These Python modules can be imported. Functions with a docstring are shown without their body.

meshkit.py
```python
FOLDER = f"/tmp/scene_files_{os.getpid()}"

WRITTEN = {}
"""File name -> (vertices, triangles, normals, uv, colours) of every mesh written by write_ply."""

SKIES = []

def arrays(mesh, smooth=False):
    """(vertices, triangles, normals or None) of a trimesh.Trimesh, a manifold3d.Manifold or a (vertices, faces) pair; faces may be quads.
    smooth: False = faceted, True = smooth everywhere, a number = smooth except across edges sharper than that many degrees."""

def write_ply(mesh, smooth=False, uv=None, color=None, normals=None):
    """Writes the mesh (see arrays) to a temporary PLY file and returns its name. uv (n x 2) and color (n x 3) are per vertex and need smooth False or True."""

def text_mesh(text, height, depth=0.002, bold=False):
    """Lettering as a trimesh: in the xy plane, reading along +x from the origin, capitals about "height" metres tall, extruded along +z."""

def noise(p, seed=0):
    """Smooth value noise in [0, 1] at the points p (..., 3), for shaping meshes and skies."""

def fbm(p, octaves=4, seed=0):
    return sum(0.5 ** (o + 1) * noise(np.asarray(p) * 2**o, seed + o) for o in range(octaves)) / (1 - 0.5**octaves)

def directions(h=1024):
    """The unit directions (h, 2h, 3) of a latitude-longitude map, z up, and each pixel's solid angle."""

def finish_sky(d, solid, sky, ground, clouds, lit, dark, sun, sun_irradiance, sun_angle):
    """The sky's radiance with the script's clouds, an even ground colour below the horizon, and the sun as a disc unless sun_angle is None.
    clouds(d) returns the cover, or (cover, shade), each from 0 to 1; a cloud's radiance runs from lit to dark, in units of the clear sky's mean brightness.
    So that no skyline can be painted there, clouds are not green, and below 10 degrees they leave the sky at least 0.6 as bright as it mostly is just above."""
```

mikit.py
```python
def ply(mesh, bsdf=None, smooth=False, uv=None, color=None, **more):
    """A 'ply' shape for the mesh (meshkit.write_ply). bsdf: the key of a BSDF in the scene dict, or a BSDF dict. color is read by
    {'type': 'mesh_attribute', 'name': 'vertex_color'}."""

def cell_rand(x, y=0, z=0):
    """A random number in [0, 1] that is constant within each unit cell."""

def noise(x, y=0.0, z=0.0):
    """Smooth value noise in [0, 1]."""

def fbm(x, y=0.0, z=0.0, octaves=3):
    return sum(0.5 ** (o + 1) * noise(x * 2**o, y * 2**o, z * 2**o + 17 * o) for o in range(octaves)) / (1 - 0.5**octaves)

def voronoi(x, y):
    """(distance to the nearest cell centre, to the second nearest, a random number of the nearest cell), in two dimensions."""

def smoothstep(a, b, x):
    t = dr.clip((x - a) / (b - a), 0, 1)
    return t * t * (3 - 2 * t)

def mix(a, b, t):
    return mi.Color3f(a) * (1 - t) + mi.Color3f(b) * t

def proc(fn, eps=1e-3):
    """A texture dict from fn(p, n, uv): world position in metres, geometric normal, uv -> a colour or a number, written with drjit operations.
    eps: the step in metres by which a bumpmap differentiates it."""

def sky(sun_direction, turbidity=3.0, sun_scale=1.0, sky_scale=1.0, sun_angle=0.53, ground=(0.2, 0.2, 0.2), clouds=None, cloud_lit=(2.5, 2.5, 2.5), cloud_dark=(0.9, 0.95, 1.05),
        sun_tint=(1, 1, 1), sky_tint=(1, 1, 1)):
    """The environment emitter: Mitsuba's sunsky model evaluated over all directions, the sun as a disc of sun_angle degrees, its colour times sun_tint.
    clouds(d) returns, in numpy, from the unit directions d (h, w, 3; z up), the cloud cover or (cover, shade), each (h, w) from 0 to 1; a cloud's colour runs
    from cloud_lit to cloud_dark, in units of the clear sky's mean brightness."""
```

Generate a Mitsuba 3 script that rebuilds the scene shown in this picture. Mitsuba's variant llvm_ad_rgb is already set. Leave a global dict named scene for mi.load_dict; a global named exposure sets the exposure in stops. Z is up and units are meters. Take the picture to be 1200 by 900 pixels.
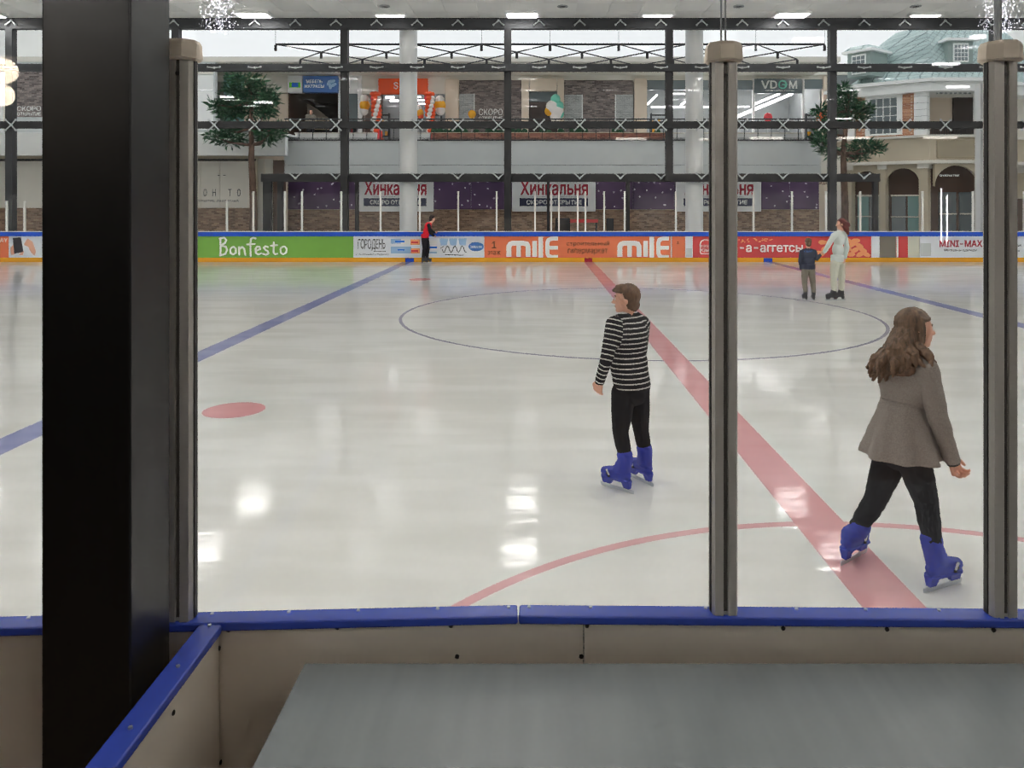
import math, numpy as np, trimesh, drjit as dr, mitsuba as mi, mikit, meshkit
import manifold3d as m3
from manifold3d import Manifold
from shapely.geometry import LineString, Polygon, Point
from shapely.ops import unary_union
from shapely import affinity

scene, labels = {}, {}
T = mi.ScalarTransform4f
rng = np.random.default_rng(7)

# ---------------------------------------------------------------- camera, sky, exposure, large lights
FOC, CX, CY, EYE = 907.0, 629.0, 238.0, 2.16      # focal length in pixels, vanishing point, eye height above the ice
exposure = 0.0
scene['camera'] = {'type': 'perspective', 'fov': 2 * math.degrees(math.atan(600 / FOC)), 'fov_axis': 'x',
                   'near_clip': 0.05, 'far_clip': 500.0,
                   'principal_point_offset_x': (600 - CX) / 1200, 'principal_point_offset_y': (450 - CY) / 900,
                   'to_world': T().look_at(origin=[0, 0, EYE], target=[0, 10, EYE], up=[0, 0, 1])}
SKY = 1.16
scene['sky'] = mikit.sky((0.2, 0.5, 0.85), turbidity=6, sun_scale=0.0, sky_scale=5.6 * SKY, ground=(0.35, 0.35, 0.35),
                         clouds=lambda d: (np.ones(d.shape[:2]), np.zeros(d.shape[:2])), cloud_lit=(1.0, 1.045, 1.06), cloud_dark=(1, 1, 1))
LAMP = 27.5            # radiance of the ceiling lamps over the ice
LAMP_DIM = 10.0
ATRIUM = 14.0
SHOP = 9.0
BAY = 17.0
CEIL_Z = 9.54
YB = 28.4              # front face of the far boards
YF = 31.0              # glass facade between rink and mall
YG = 37.2              # ground floor shops
YGAL = 36.0            # edge of the upper gallery
YU = 42.0              # upper floor shops
BT = 1.127             # top of the boards
SLAB = 5.02            # upper floor level


def P(px, py, d):
    """The point at distance d that the photograph shows at (px, py)."""
    return np.array([(px - CX) * d / FOC, d, EYE - (py - CY) * d / FOC])


def PX(px, d): return (px - CX) * d / FOC
def PZ(py, d): return EYE - (py - CY) * d / FOC


# ---------------------------------------------------------------- materials
def lin(c):
    c = np.asarray(c, float) / 255
    return [float(v) for v in np.where(c <= 0.04045, c / 12.92, ((c + 0.055) / 1.055) ** 2.4)]


def rgb(c): return {'type': 'rgb', 'value': lin(c)}


def mat(name, color, rough=0.5, metallic=0.0, spec=0.4, tex=None, **kw):
    scene[name] = {'type': 'twosided', 'b': {'type': 'principled', 'base_color': tex or rgb(color), 'roughness': rough, 'metallic': metallic, 'specular': spec, **kw}}
    return name


def C3(c): return mi.Color3f(*lin(c))


mat('m_black', (24, 23, 22), 0.45)
mat('m_column_black', (9, 9, 9), 0.33)
mat('m_steel_dark', (50, 52, 55), 0.5)
mat('m_steel_black', (38, 38, 40), 0.5)
mat('m_spider', (205, 208, 210), 0.35, 0.6)
mat('m_white', (232, 233, 232), 0.6)
mat('m_offwhite', (222, 218, 208), 0.6)
mat('m_ceiling', (238, 238, 235), 0.8)
mat('m_ceiling_b', (231, 231, 228), 0.8)
mat('m_joint', (150, 150, 148), 0.8)
mat('m_fascia', (200, 205, 206), 0.6)
mat('m_fascia_dark', (150, 154, 156), 0.6)
mat('m_beige', (222, 206, 188), 0.6)
mat('m_tan', (190, 178, 156), 0.6)
mat('m_tan_dark', (160, 148, 126), 0.6)
mat('m_brown', (86, 66, 56), 0.6)
mat('m_brown_dark', (52, 42, 38), 0.6)
mat('m_greyglass', (120, 130, 134), 0.2)
mat('m_teal', (120, 160, 158), 0.3)
mat('m_blue_cap', (38, 56, 138), 0.35)
mat('m_blue_far', (30, 78, 190), 0.35)
mat('m_yellow', (226, 164, 40), 0.4)
mat('m_screw', (190, 192, 196), 0.3, 0.9)
mat('m_screw_dark', (35, 33, 32), 0.4, 0.5)
mat('m_alu', (196, 191, 184), 0.42, 0.15)
mat('m_alu_dark', (70, 66, 62), 0.5, 0.4)
mat('m_cap', (222, 208, 190), 0.55)
mat('m_post_white', (232, 230, 226), 0.4)
mat('m_orange_ad', (226, 122, 84), 0.45)
mat('m_orange', (238, 88, 32), 0.45)
mat('m_green_ad', (120, 172, 74), 0.45)
mat('m_red_ad', (204, 70, 72), 0.45)
mat('m_white_ad', (228, 232, 238), 0.45)
mat('m_blue_ad', (156, 190, 222), 0.45)
mat('m_blue_sign', (66, 112, 178), 0.45)
mat('m_navy', (44, 48, 76), 0.45)
mat('m_crimson', (160, 36, 58), 0.45)
mat('m_text_dark', (52, 50, 56), 0.5)
mat('m_text_brown', (110, 60, 40), 0.5)
mat('m_letter_white', (245, 245, 242), 0.45)
mat('m_greenlogo', (110, 214, 60), 0.4)
mat('m_bluelogo', (30, 110, 214), 0.4)
mat('m_peach', (238, 160, 110), 0.5)
mat('m_skin', (222, 172, 150), 0.55, 0, 0.3)
mat('m_eye', (40, 32, 28), 0.25)
mat('m_lips', (176, 104, 98), 0.5)
mat('m_black_cloth', (30, 30, 34), 0.85, 0, 0.2)
mat('m_charcoal', (58, 57, 58), 0.85, 0, 0.2)
mat('m_red_cloth', (206, 36, 52), 0.8, 0, 0.2)
mat('m_navy_cloth', (62, 66, 82), 0.85, 0, 0.2)
mat('m_grey_cloth', (126, 120, 110), 0.85, 0, 0.2)
mat('m_pale_cloth', (206, 206, 192), 0.85, 0, 0.2)
mat('m_pale_jacket', (214, 220, 216), 0.85, 0, 0.2)
mat('m_skate_blue', (44, 54, 152), 0.38)
mat('m_skate_dark', (52, 52, 56), 0.4)
mat('m_skate_white', (225, 225, 225), 0.4)
mat('m_blade', (200, 204, 208), 0.22, 0.9)
mat('m_balloon_orange', (240, 92, 48), 0.25)
mat('m_balloon_white', (242, 236, 230), 0.25)
mat('m_balloon_yellow', (246, 178, 42), 0.25)
mat('m_balloon_teal', (120, 208, 186), 0.25)
mat('m_balloon_red', (226, 70, 80), 0.25)
mat('m_trim_white', (238, 240, 238), 0.5)
mat('m_dormer', (142, 158, 154), 0.6)
mat('m_glass_dark', (92, 104, 108), 0.15)
mat('m_cafe_wall', (74, 64, 56), 0.7)
mat('m_cafe_floor', (88, 72, 58), 0.5)
mat('m_cafe_light', (236, 232, 222), 0.7)
scene['m_pane'] = {'type': 'thindielectric', 'int_ior': 1.5}
scene['m_pane_clear'] = {'type': 'thindielectric', 'int_ior': 1.28}
scene['m_lamp_off'] = {'type': 'diffuse', 'reflectance': rgb((240, 240, 240))}


def hair_tex(c0, c1):
    return mikit.proc(lambda p, n, uv: mikit.mix(mi.Color3f(*lin(c0)), mi.Color3f(*lin(c1)), mikit.fbm(p.x * 70, p.y * 70, p.z * 9)))


mat('m_hair_short', 0, 0.5, tex=hair_tex((58, 40, 30), (120, 90, 68)))
mat('m_hair_long', 0, 0.5, tex=hair_tex((44, 30, 24), (124, 96, 74)))
mat('m_hair_dark', (42, 28, 26), 0.6)
mat('m_hair_red', (96, 44, 40), 0.6)


def f_brick(c0, c1, mortar, w=0.24, h=0.075):
    def fn(p, n, uv):
        u = p.x + p.y
        row = dr.floor(p.z / h)
        uu = u / w + 0.5 * (row - 2 * dr.floor(row / 2))
        a, b = uu - dr.floor(uu), p.z / h - row
        edge = (a > 0.05) & (b > 0.14)
        return dr.select(edge, mikit.mix(mi.Color3f(*lin(c0)), mi.Color3f(*lin(c1)), mikit.cell_rand(dr.floor(uu), row)), mi.Color3f(*lin(mortar)))
    return mikit.proc(fn)


mat('m_brick_grey', 0, 0.8, tex=f_brick((84, 74, 74), (150, 138, 134), (120, 114, 112)))
mat('m_brick_light', 0, 0.8, tex=f_brick((146, 150, 150), (176, 178, 178), (196, 196, 196)))
mat('m_brick_red', 0, 0.8, tex=f_brick((120, 66, 56), (178, 118, 100), (150, 120, 108)))
mat('m_brick_tan', 0, 0.8, tex=f_brick((104, 80, 66), (160, 132, 110), (140, 122, 106)))
mat('m_brick_house', 0, 0.8, tex=f_brick((158, 98, 70), (204, 152, 118), (206, 190, 172)))


def t_purple(p, n, uv):
    a, b, r = mikit.voronoi(p.x * 2.6, p.z * 2.6)
    base = mikit.mix(C3((72, 52, 84)), C3((96, 70, 104)), mikit.noise(p.x * 1.5, p.z * 1.5))
    return dr.select((a < 0.11) & (r > 0.45), C3((210, 204, 214)), base)


mat('m_purple', 0, 0.6, tex=mikit.proc(t_purple))


def t_shingle(p, n, uv):
    u, v = (p.x + 0.6 * p.y) / 0.32, (p.z + 0.35 * p.y) / 0.30
    s, t = u + v, u - v
    a, b = s - dr.floor(s), t - dr.floor(t)
    line = (a < 0.10) | (b < 0.10)
    return dr.select(line, C3((112, 130, 132)), mikit.mix(C3((172, 192, 191)), C3((192, 208, 206)), mikit.cell_rand(dr.floor(s), dr.floor(t))))


mat('m_shingle', 0, 0.5, tex=mikit.proc(t_shingle))


def t_bark(p, n, uv):
    return mikit.mix(C3((70, 54, 46)), C3((124, 100, 86)), mikit.fbm(p.x * 14, p.y * 14, p.z * 5))


mat('m_bark', 0, 0.85, tex=mikit.proc(t_bark))
for nm, c in (('m_leaf', (66, 104, 76)), ('m_leaf_dark', (44, 76, 56))):
    scene[nm] = {'type': 'twosided', 'b': {'type': 'diffuse', 'reflectance': rgb(c)}}


def ice_bump(p, n, uv):
    return 0.15 * mikit.fbm(p.x * 0.9, p.y * 6.0, 0.0, 3) + 0.42 * mikit.noise(p.x * 2.2 + p.y * 0.8, p.y * 10.0) + 0.12 * mikit.noise(p.x * 7, p.y * 24.0)


def ice_surface(name, fn):
    scene[name] = {'type': 'bumpmap', 'scale': 0.0020, 'arbitrary': mikit.proc(ice_bump, 4e-3),
                   'b': {'type': 'roughplastic', 'diffuse_reflectance': mikit.proc(fn), 'int_ior': 1.31, 'alpha': 0.009, 'nonlinear': False, 'specular_reflectance': {'type': 'rgb', 'value': 0.72}}}


def scratch(p): return mikit.fbm(p.x * 0.9 + p.y * 0.3, p.y * 3.2, 3.0)


ice_surface('m_ice', lambda p, n, uv: mikit.mix(C3((225, 225, 222)), C3((234, 234, 232)), mikit.smoothstep(0.25, 0.75, scratch(p))))
ice_surface('m_ice_red', lambda p, n, uv: mikit.mix(C3((212, 148, 153)), C3((222, 174, 177)), scratch(p)))
ice_surface('m_ice_blue', lambda p, n, uv: mikit.mix(C3((132, 138, 186)), C3((168, 172, 204)), scratch(p)))
ice_surface('m_ice_circle', lambda p, n, uv: mikit.mix(C3((140, 138, 158)), C3((170, 168, 182)), scratch(p)))
ice_surface('m_ice_crease', lambda p, n, uv: mikit.mix(C3((212, 160, 166)), C3((222, 186, 188)), scratch(p)))


def t_table(p, n, uv):
    return mikit.mix(C3((104, 110, 112)), C3((112, 118, 119)), mikit.fbm(p.x * 30, p.y * 3))


scene['m_table'] = {'type': 'roughplastic', 'diffuse_reflectance': mikit.proc(t_table), 'alpha': 0.10}


def t_cream(p, n, uv):
    return mikit.mix(C3((220, 209, 194)), C3((230, 220, 206)), mikit.fbm(p.x * 2, p.y * 2, p.z * 1.3))


mat('m_cream', 0, 0.45, tex=mikit.proc(t_cream))


def t_stripe(p, n, uv):
    v = uv.y / 0.037
    f = v - dr.floor(v)
    return dr.select(f < 0.27, C3((206, 204, 202)), C3((36, 34, 38)))


mat('m_stripes', 0, 0.85, 0, 0.2, tex=mikit.proc(t_stripe))


def t_tweed(p, n, uv):
    return mikit.mix(C3((118, 110, 106)), C3((146, 138, 132)), mikit.noise(p.x * 260, p.y * 260, p.z * 260))


mat('m_tweed', 0, 0.9, 0, 0.15, tex=mikit.proc(t_tweed))


def emit(L, c=(1, 1, 1)): return {'type': 'area', 'radiance': {'type': 'rgb', 'value': [float(L * v) for v in c]}}


# ---------------------------------------------------------------- mesh helpers
def box(x0, x1, y0, y1, z0, z1):
    m = trimesh.creation.box([abs(x1 - x0), abs(y1 - y0), abs(z1 - z0)])
    m.apply_translation([(x0 + x1) / 2, (y0 + y1) / 2, (z0 + z1) / 2])
    return m


def pbox(px0, px1, py0, py1, d0, d1):
    """A box whose front, at distance d0, covers these pixels; it goes back to d1."""
    return box(PX(px0, d0), PX(px1, d0), d0, d1, PZ(py1, d0), PZ(py0, d0))


def bbox(x0, x1, y0, y1, z0, z1, r=0.006):
    """A box with rounded edges."""
    h = [Manifold.sphere(r, 12).translate((x, y, z)) for x in (x0 + r, x1 - r) for y in (y0 + r, y1 - r) for z in (z0 + r, z1 - r)]
    return tm(Manifold.batch_hull(h))


def tm(man):
    a = man.to_mesh()
    return trimesh.Trimesh(np.array(a.vert_properties)[:, :3], np.array(a.tri_verts), process=False)


def cat(ms): return trimesh.util.concatenate(ms)


def tube(p, q, r, n=8, r2=None):
    p, q = np.asarray(p, float), np.asarray(q, float)
    d = q - p
    L = np.linalg.norm(d)
    m = trimesh.creation.cylinder(r, L, sections=n)
    if r2 is not None:
        s = np.where(m.vertices[:, 2] > 0, r2 / r, 1.0)
        m.vertices[:, :2] *= s[:, None]
    m.apply_transform(trimesh.geometry.align_vectors([0, 0, 1], d / L))
    m.apply_translation((p + q) / 2)
    return m


def path_tube(pts, radii, n=10):
    pts = np.asarray(pts, float)
    rings = []
    for i, p in enumerate(pts):
        t = pts[min(i + 1, len(pts) - 1)] - pts[max(i - 1, 0)]
        t /= np.linalg.norm(t)
        a = np.cross(t, [0, 1, 0] if abs(t[1]) < 0.9 else [1, 0, 0])
        a /= np.linalg.norm(a)
        b = np.cross(t, a)
        th = np.arange(n) * 2 * math.pi / n
        rings.append(p + radii[i] * (np.cos(th)[:, None] * a + np.sin(th)[:, None] * b))
    return loft(rings)


def loft(rings):
    n, k = len(rings[0]), len(rings)
    v = np.vstack(list(rings) + [np.mean(rings[0], 0)[None], np.mean(rings[-1], 0)[None]])
    f = []
    for i in range(k - 1):
        for j in range(n):
            a, b, c, d = i * n + j, i * n + (j + 1) % n, (i + 1) * n + (j + 1) % n, (i + 1) * n + j
            f += [[a, b, c], [a, c, d]]
    for j in range(n):
        f += [[k * n, (j + 1) % n, j], [k * n + 1, (k - 1) * n + j, (k - 1) * n + (j + 1) % n]]
    m = trimesh.Trimesh(v, f, process=False)
    if m.volume < 0:
        m.invert()
    return m


def extr_y(poly, y0, y1):
    """A shapely polygon in (x, z) extruded from y0 to y1."""
    geoms = getattr(poly, 'geoms', [poly])
    ms = [trimesh.creation.extrude_polygon(g, abs(y1 - y0), engine='earcut') for g in geoms if g.area > 1e-9]
    m = cat(ms)
    v = m.vertices.copy()
    m.vertices = np.stack([v[:, 0], max(y0, y1) - v[:, 2], v[:, 1]], 1)
    return m


def extr_z(poly, z0, z1):
    geoms = getattr(poly, 'geoms', [poly])
    m = cat([trimesh.creation.extrude_polygon(g, z1 - z0, engine='earcut') for g in geoms])
    m.apply_translation([0, 0, z0])
    return m


def ppoly(pts, d): return Polygon([(PX(x, d), PZ(y, d)) for x, y in pts])


def text(s, px0, px1, py0, py1, d, depth=0.012, bold=False, shear=0.0):
    """Lettering standing on a face at distance d, filling this box of the photograph."""
    m = meshkit.text_mesh(s, 1.0, 1.0, bold)
    lo, hi = m.bounds
    v = (m.vertices - lo) / (hi - lo)
    x0, x1, z0, z1 = PX(px0, d), PX(px1, d), PZ(py1, d), PZ(py0, d)
    m.vertices = np.stack([x0 + v[:, 0] * (x1 - x0) + shear * v[:, 1] * (z1 - z0), d + 0.002 - v[:, 2] * depth, z0 + v[:, 1] * (z1 - z0)], 1)
    return m


def strokes(lines, w, d, depth=0.012):
    """Hand lettering: pen strokes in photo pixels, w pixels wide."""
    g = unary_union([LineString([(PX(x, d), PZ(y, d)) for x, y in l]).buffer(w * d / FOC / 2, quad_segs=4) for l in lines])
    return extr_y(g, d - depth, d + 0.001)


ORD = ['first', 'second', 'third', 'fourth', 'fifth', 'sixth', 'seventh', 'eighth', 'ninth', 'tenth', 'eleventh', 'twelfth']
_count = {}


def num(base):
    k = _count.get(base, -1) + 1
    _count[base] = k
    return base if k == 0 else f'{base}_{k:03d}'


def tag(key, label=None, category=None, group=None, kind=None):
    e = {k: v for k, v in (('label', label), ('category', category), ('group', group), ('kind', kind)) if v}
    if e:
        labels[key] = e
    return key


def thing(base, label, category, group=None): return tag(num(base), label, category, group)


def put(key, mesh, m, smooth=False, **kw):
    scene[key] = mikit.ply(mesh, m, smooth=smooth, **kw)
    return key


def part(parent, name, mesh, m, smooth=False, label=None, kind=None, **kw):
    key = num(parent + '__' + name)
    put(key, mesh, m, smooth, **kw)
    return tag(key, label, None, None, kind)


def solo(base, mesh, m, label, category, group=None, smooth=False, **kw):
    key = num(base)
    put(key, mesh, m, smooth, **kw)
    return tag(key, label, category, group)


def struct(name, mesh, m, label=None, smooth=False, **kw):
    key = num(name)
    put(key, mesh, m, smooth, **kw)
    return tag(key, label, None, None, 'structure')


# ================================================================ THE HALL
struct('floor', box(-25, 25, 2.02, YB + 0.02, -0.2, 0.0), 'm_ice', 'white ice of the rink with painted lines')
RX = 1.91     # the red line


def mark(name, poly, m, label):
    g = poly.intersection(Polygon([(-24.9, 2.06), (24.9, 2.06), (24.9, YB), (-24.9, YB)]))
    part('floor', name, extr_z(g, 0.0, 0.0012), m, label=label)


def rect(x0, x1, y0, y1): return Polygon([(x0, y0), (x1, y0), (x1, y1), (x0, y1)])


circle = Point(RX, 15.1).buffer(4.53, quad_segs=40).difference(Point(RX, 15.1).buffer(4.47, quad_segs=40))
redl = rect(RX - 0.17, RX + 0.17, 2, YB)
mark('center_line', redl, 'm_ice_red', 'wide red centre line across the ice')
mark('blue_line', rect(-4.76 - 0.16, -4.76 + 0.16, 2, YB), 'm_ice_blue', 'blue line passing behind the black column')
mark('blue_line', rect(8.56 - 0.16, 8.56 + 0.16, 2, YB), 'm_ice_blue', 'blue line beyond the woman in the grey jacket')
mark('center_circle', circle.difference(redl.buffer(0.001)), 'm_ice_circle', 'thin blue-grey centre circle')
crease = Point(RX, 2.15).buffer(3.1, quad_segs=40).difference(Point(RX, 2.15).buffer(3.03, quad_segs=40))
mark('referee_crease', crease.difference(redl.buffer(0.001)), 'm_ice_crease', 'thin red half circle by the near boards')
mark('faceoff_spot', Point(-3.16, 8.08).buffer(0.31, quad_segs=24), 'm_ice_red', 'red face-off spot near the black column')
mark('faceoff_spot', Point(-3.3, 21.9).buffer(0.31, quad_segs=24), 'm_ice_red', 'red face-off spot in front of the person in the red vest')

struct('floor_walkway', box(-26, 26, YB + 0.3, 52, -0.2, 0.0), 'm_fascia_dark')
# ceiling over the rink: a slab, and under its far strip the tiles that can be told apart
struct('ceiling', box(-26, 26, 1.8, YF + 0.1, CEIL_Z + 0.03, CEIL_Z + 0.3), 'm_ceiling')
for i in range(34):
    for j in range(4):
        x, y = -21.0 + 1.25 * i, 26.1 + 1.25 * j
        part('ceiling', 'tile', box(x + 0.008, x + 1.242, y + 0.008, y + 1.242, CEIL_Z + 0.004 * (rng.random()), CEIL_Z + 0.031), 'm_ceiling' if rng.random() < .7 else 'm_ceiling_b')
struct('wall_left', box(-26, -25.5, 1.8, YF, 0, CEIL_Z + .3), 'm_white')
struct('wall_right', box(25.5, 26, 1.8, YF, 0, CEIL_Z + .3), 'm_white')
struct('wall_near', box(-26, 26, 1.5, 1.9, 3.3, CEIL_Z + .3), 'm_white')
struct('wall_near_left', box(-26, -7, 1.2, 1.6, 0, 3.3), 'm_white')
struct('wall_near_right', box(7, 26, 1.2, 1.6, 0, 3.3), 'm_white')
# the seating bay behind the boards, where the camera stands
struct('ceiling_bay', box(-7, 7, -7, 1.9, 3.3, 3.6), 'm_cafe_wall')
struct('floor_bay', box(-7, 7, -7, 1.88, 0.1, 0.35), 'm_cafe_floor')
struct('wall_bay_left', box(-7.3, -7, -7, 1.6, 0, 3.6), 'm_cafe_wall')
struct('wall_bay_right', box(7, 7.3, -7, 1.6, 0, 3.6), 'm_cafe_wall')
struct('wall_bay_back', box(-7.3, 7.3, -7.3, -7, 0, 3.6), 'm_cafe_wall')

# ceiling lamps over the ice
cols = [-21.4, -16.2, -11.0, -5.7, -0.56, 4.7, 9.9, 15.1, 20.3]
seen = {2: 'above the pine tree behind the first clear bay', 3: 'above the round white column beside the orange shop sign', 4: 'above the dark doorway with balloons',
        5: 'above the round white column behind the middle shield post', 6: 'above the shop sign with a teal letter', 7: 'above the shingled house roof'}
rows = [30.05, 25.5, 21.0, 16.4, 11.8, 7.2, 3.6]
for r, y in enumerate(rows):
    for c, x in enumerate(cols):
        big = c % 2 == 0
        kind = 'bright wide' if big else 'slim'
        if r == 0 and c in seen:
            t = thing('ceiling_lamp', f'{kind} ceiling lamp by the facade, {seen[c]}', 'ceiling lamp', 'ceiling lamps by the facade')
        else:
            t = thing('ceiling_lamp', f'{kind} lit ceiling lamp high over the ice, above the picture', 'ceiling lamp', f'{kind} ceiling lamps seen in reflection')
        w, h = (0.56, 0.32) if big else (0.52, 0.13)
        part(t, 'housing', box(x - w - .12, x + w + .12, y - h - .05, y + h + .05, CEIL_Z - .10, CEIL_Z + .002), 'm_white')
        part(t, 'diffuser', box(x - w, x + w, y - h, y + h, CEIL_Z - .135, CEIL_Z - .101), 'm_lamp_off', emitter=emit(LAMP if big else LAMP_DIM, (1.0, 0.985, 0.95)))
for px, where in ((452, 'over the orange shop sign'), (659, 'over the beige doorway with balloons'), (864, 'over the middle shield post'), (1070, 'over the house with the shingled roof')):
    x = PX(px, 29.2)
    t = thing('ceiling_vent', f'small round grey air vent in the white ceiling {where}', 'air vent', 'round vents in the ceiling')
    part(t, 'rim', trimesh.creation.annulus(.12, .2, .03, transform=trimesh.transformations.translation_matrix([x, 29.0, CEIL_Z - .012])), 'm_fascia_dark')
    part(t, 'grille', trimesh.creation.cylinder(.12, .02, sections=20, transform=trimesh.transformations.translation_matrix([x, 29.0, CEIL_Z - .008])), 'm_steel_dark')

# two hanging curtains of small lights
for nm, px in (('tree', 258), ('house', 1172)):
    d = 26.0
    t = thing('light_curtain', f'hanging cluster of sparkling white lights in front of the {"pine tree" if nm == "tree" else "house with the shingled roof"}', 'light decoration')
    x0 = PX(px, d)
    part(t, 'mount', box(x0 - .8, x0 + .8, d - .3, d + .3, CEIL_Z - .06, CEIL_Z + .02), 'm_white')
    wires, beads = [], []
    for i in range(16):
        x, y = x0 + rng.uniform(-.75, .75), d + rng.uniform(-.28, .28)
        wires.append(box(x - .001, x + .001, y - .001, y + .001, CEIL_Z - rng.uniform(1.1, 1.7), CEIL_Z - .05))
    for i in range(420):
        x = rng.normal() * .36
        z = rng.uniform(.08, 1.75) ** 1.0 - .35 * abs(x)
        if abs(x) > .8 or z < .07:
            continue
        b = trimesh.creation.icosahedron()
        b.apply_scale(rng.uniform(.008, .022))
        b.apply_translation([x0 + x, d + rng.uniform(-.28, .28), CEIL_Z - z])
        beads.append(b)
    part(t, 'wire', cat(wires), 'm_fascia_dark', kind='stuff')
    part(t, 'light_bead', cat(beads), 'm_lamp_off', kind='stuff', emitter=emit(1.9, (.95, .95, 1.12)))

# ================================================================ NEAR BOARDS
def cap_seg(a, b, w=0.058, h=0.022, r=0.005):
    """A rounded rail from a to b (its near top edge), w deep to the far side."""
    a, b = np.asarray(a, float), np.asarray(b, float)
    t = (b - a) / np.linalg.norm(b - a)
    n = np.array([-t[1], t[0], 0])
    pts = [e + n * k + np.array([0, 0, z]) + t * (s * r) for e, s in ((a, 1), (b, -1)) for k in (r, w - r) for z in (-r, -h + r)]
    return tm(Manifold.batch_hull([Manifold.sphere(r, 12).translate(tuple(p)) for p in pts]))


nb = thing('dasher_board', 'near rink boards with a blue cap rail and cream panels', 'rink boards')
K0, K1 = np.array([-4.5, 1.936 - .038 * 4.45 / .87, BT]), np.array([-0.0462, 1.936, BT])
K2 = np.array([4.5, 1.936 - .02 * 4.5 / 1.3, BT])
part(nb, 'cap_rail', cap_seg(K0, K1 - [.0012, 0, 0]), 'm_blue_cap', 40)
part(nb, 'cap_rail', cap_seg(K1 + [.0012, 0, 0], K2), 'm_blue_cap', 40)


def face_y(x):      # near side of the near boards
    return (K1[1] + (x - K1[0]) * (K0[1] - K1[1]) / (K0[0] - K1[0]) if x < K1[0] else K1[1] + (x - K1[0]) * (K2[1] - K1[1]) / (K2[0] - K1[0])) + .008


edges = [-4.4, -3.2, -2.0, -0.785, 0.118, 1.32, 2.52, 4.4]
for a, b in zip(edges[:-1], edges[1:]):
    a, b = a + .0012, b - .0012
    mids = [a] + ([K1[0]] if a < K1[0] < b else []) + [b]
    for p, q in zip(mids[:-1], mids[1:]):
        part(nb, 'panel', extr_z(Polygon([(p, face_y(p)), (q, face_y(q)), (q, face_y(q) + .04), (p, face_y(p) + .04)]), 0.0, BT - .022), 'm_cream')
part(nb, 'joint_strip', extr_z(Polygon([(-4.4, face_y(-4.4) + .012), (K1[0], face_y(K1[0]) + .012), (4.4, face_y(4.4) + .012), (4.4, face_y(4.4) + .03), (K1[0], face_y(K1[0]) + .03), (-4.4, face_y(-4.4) + .03)]), .01, BT - .024), 'm_text_dark')


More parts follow.
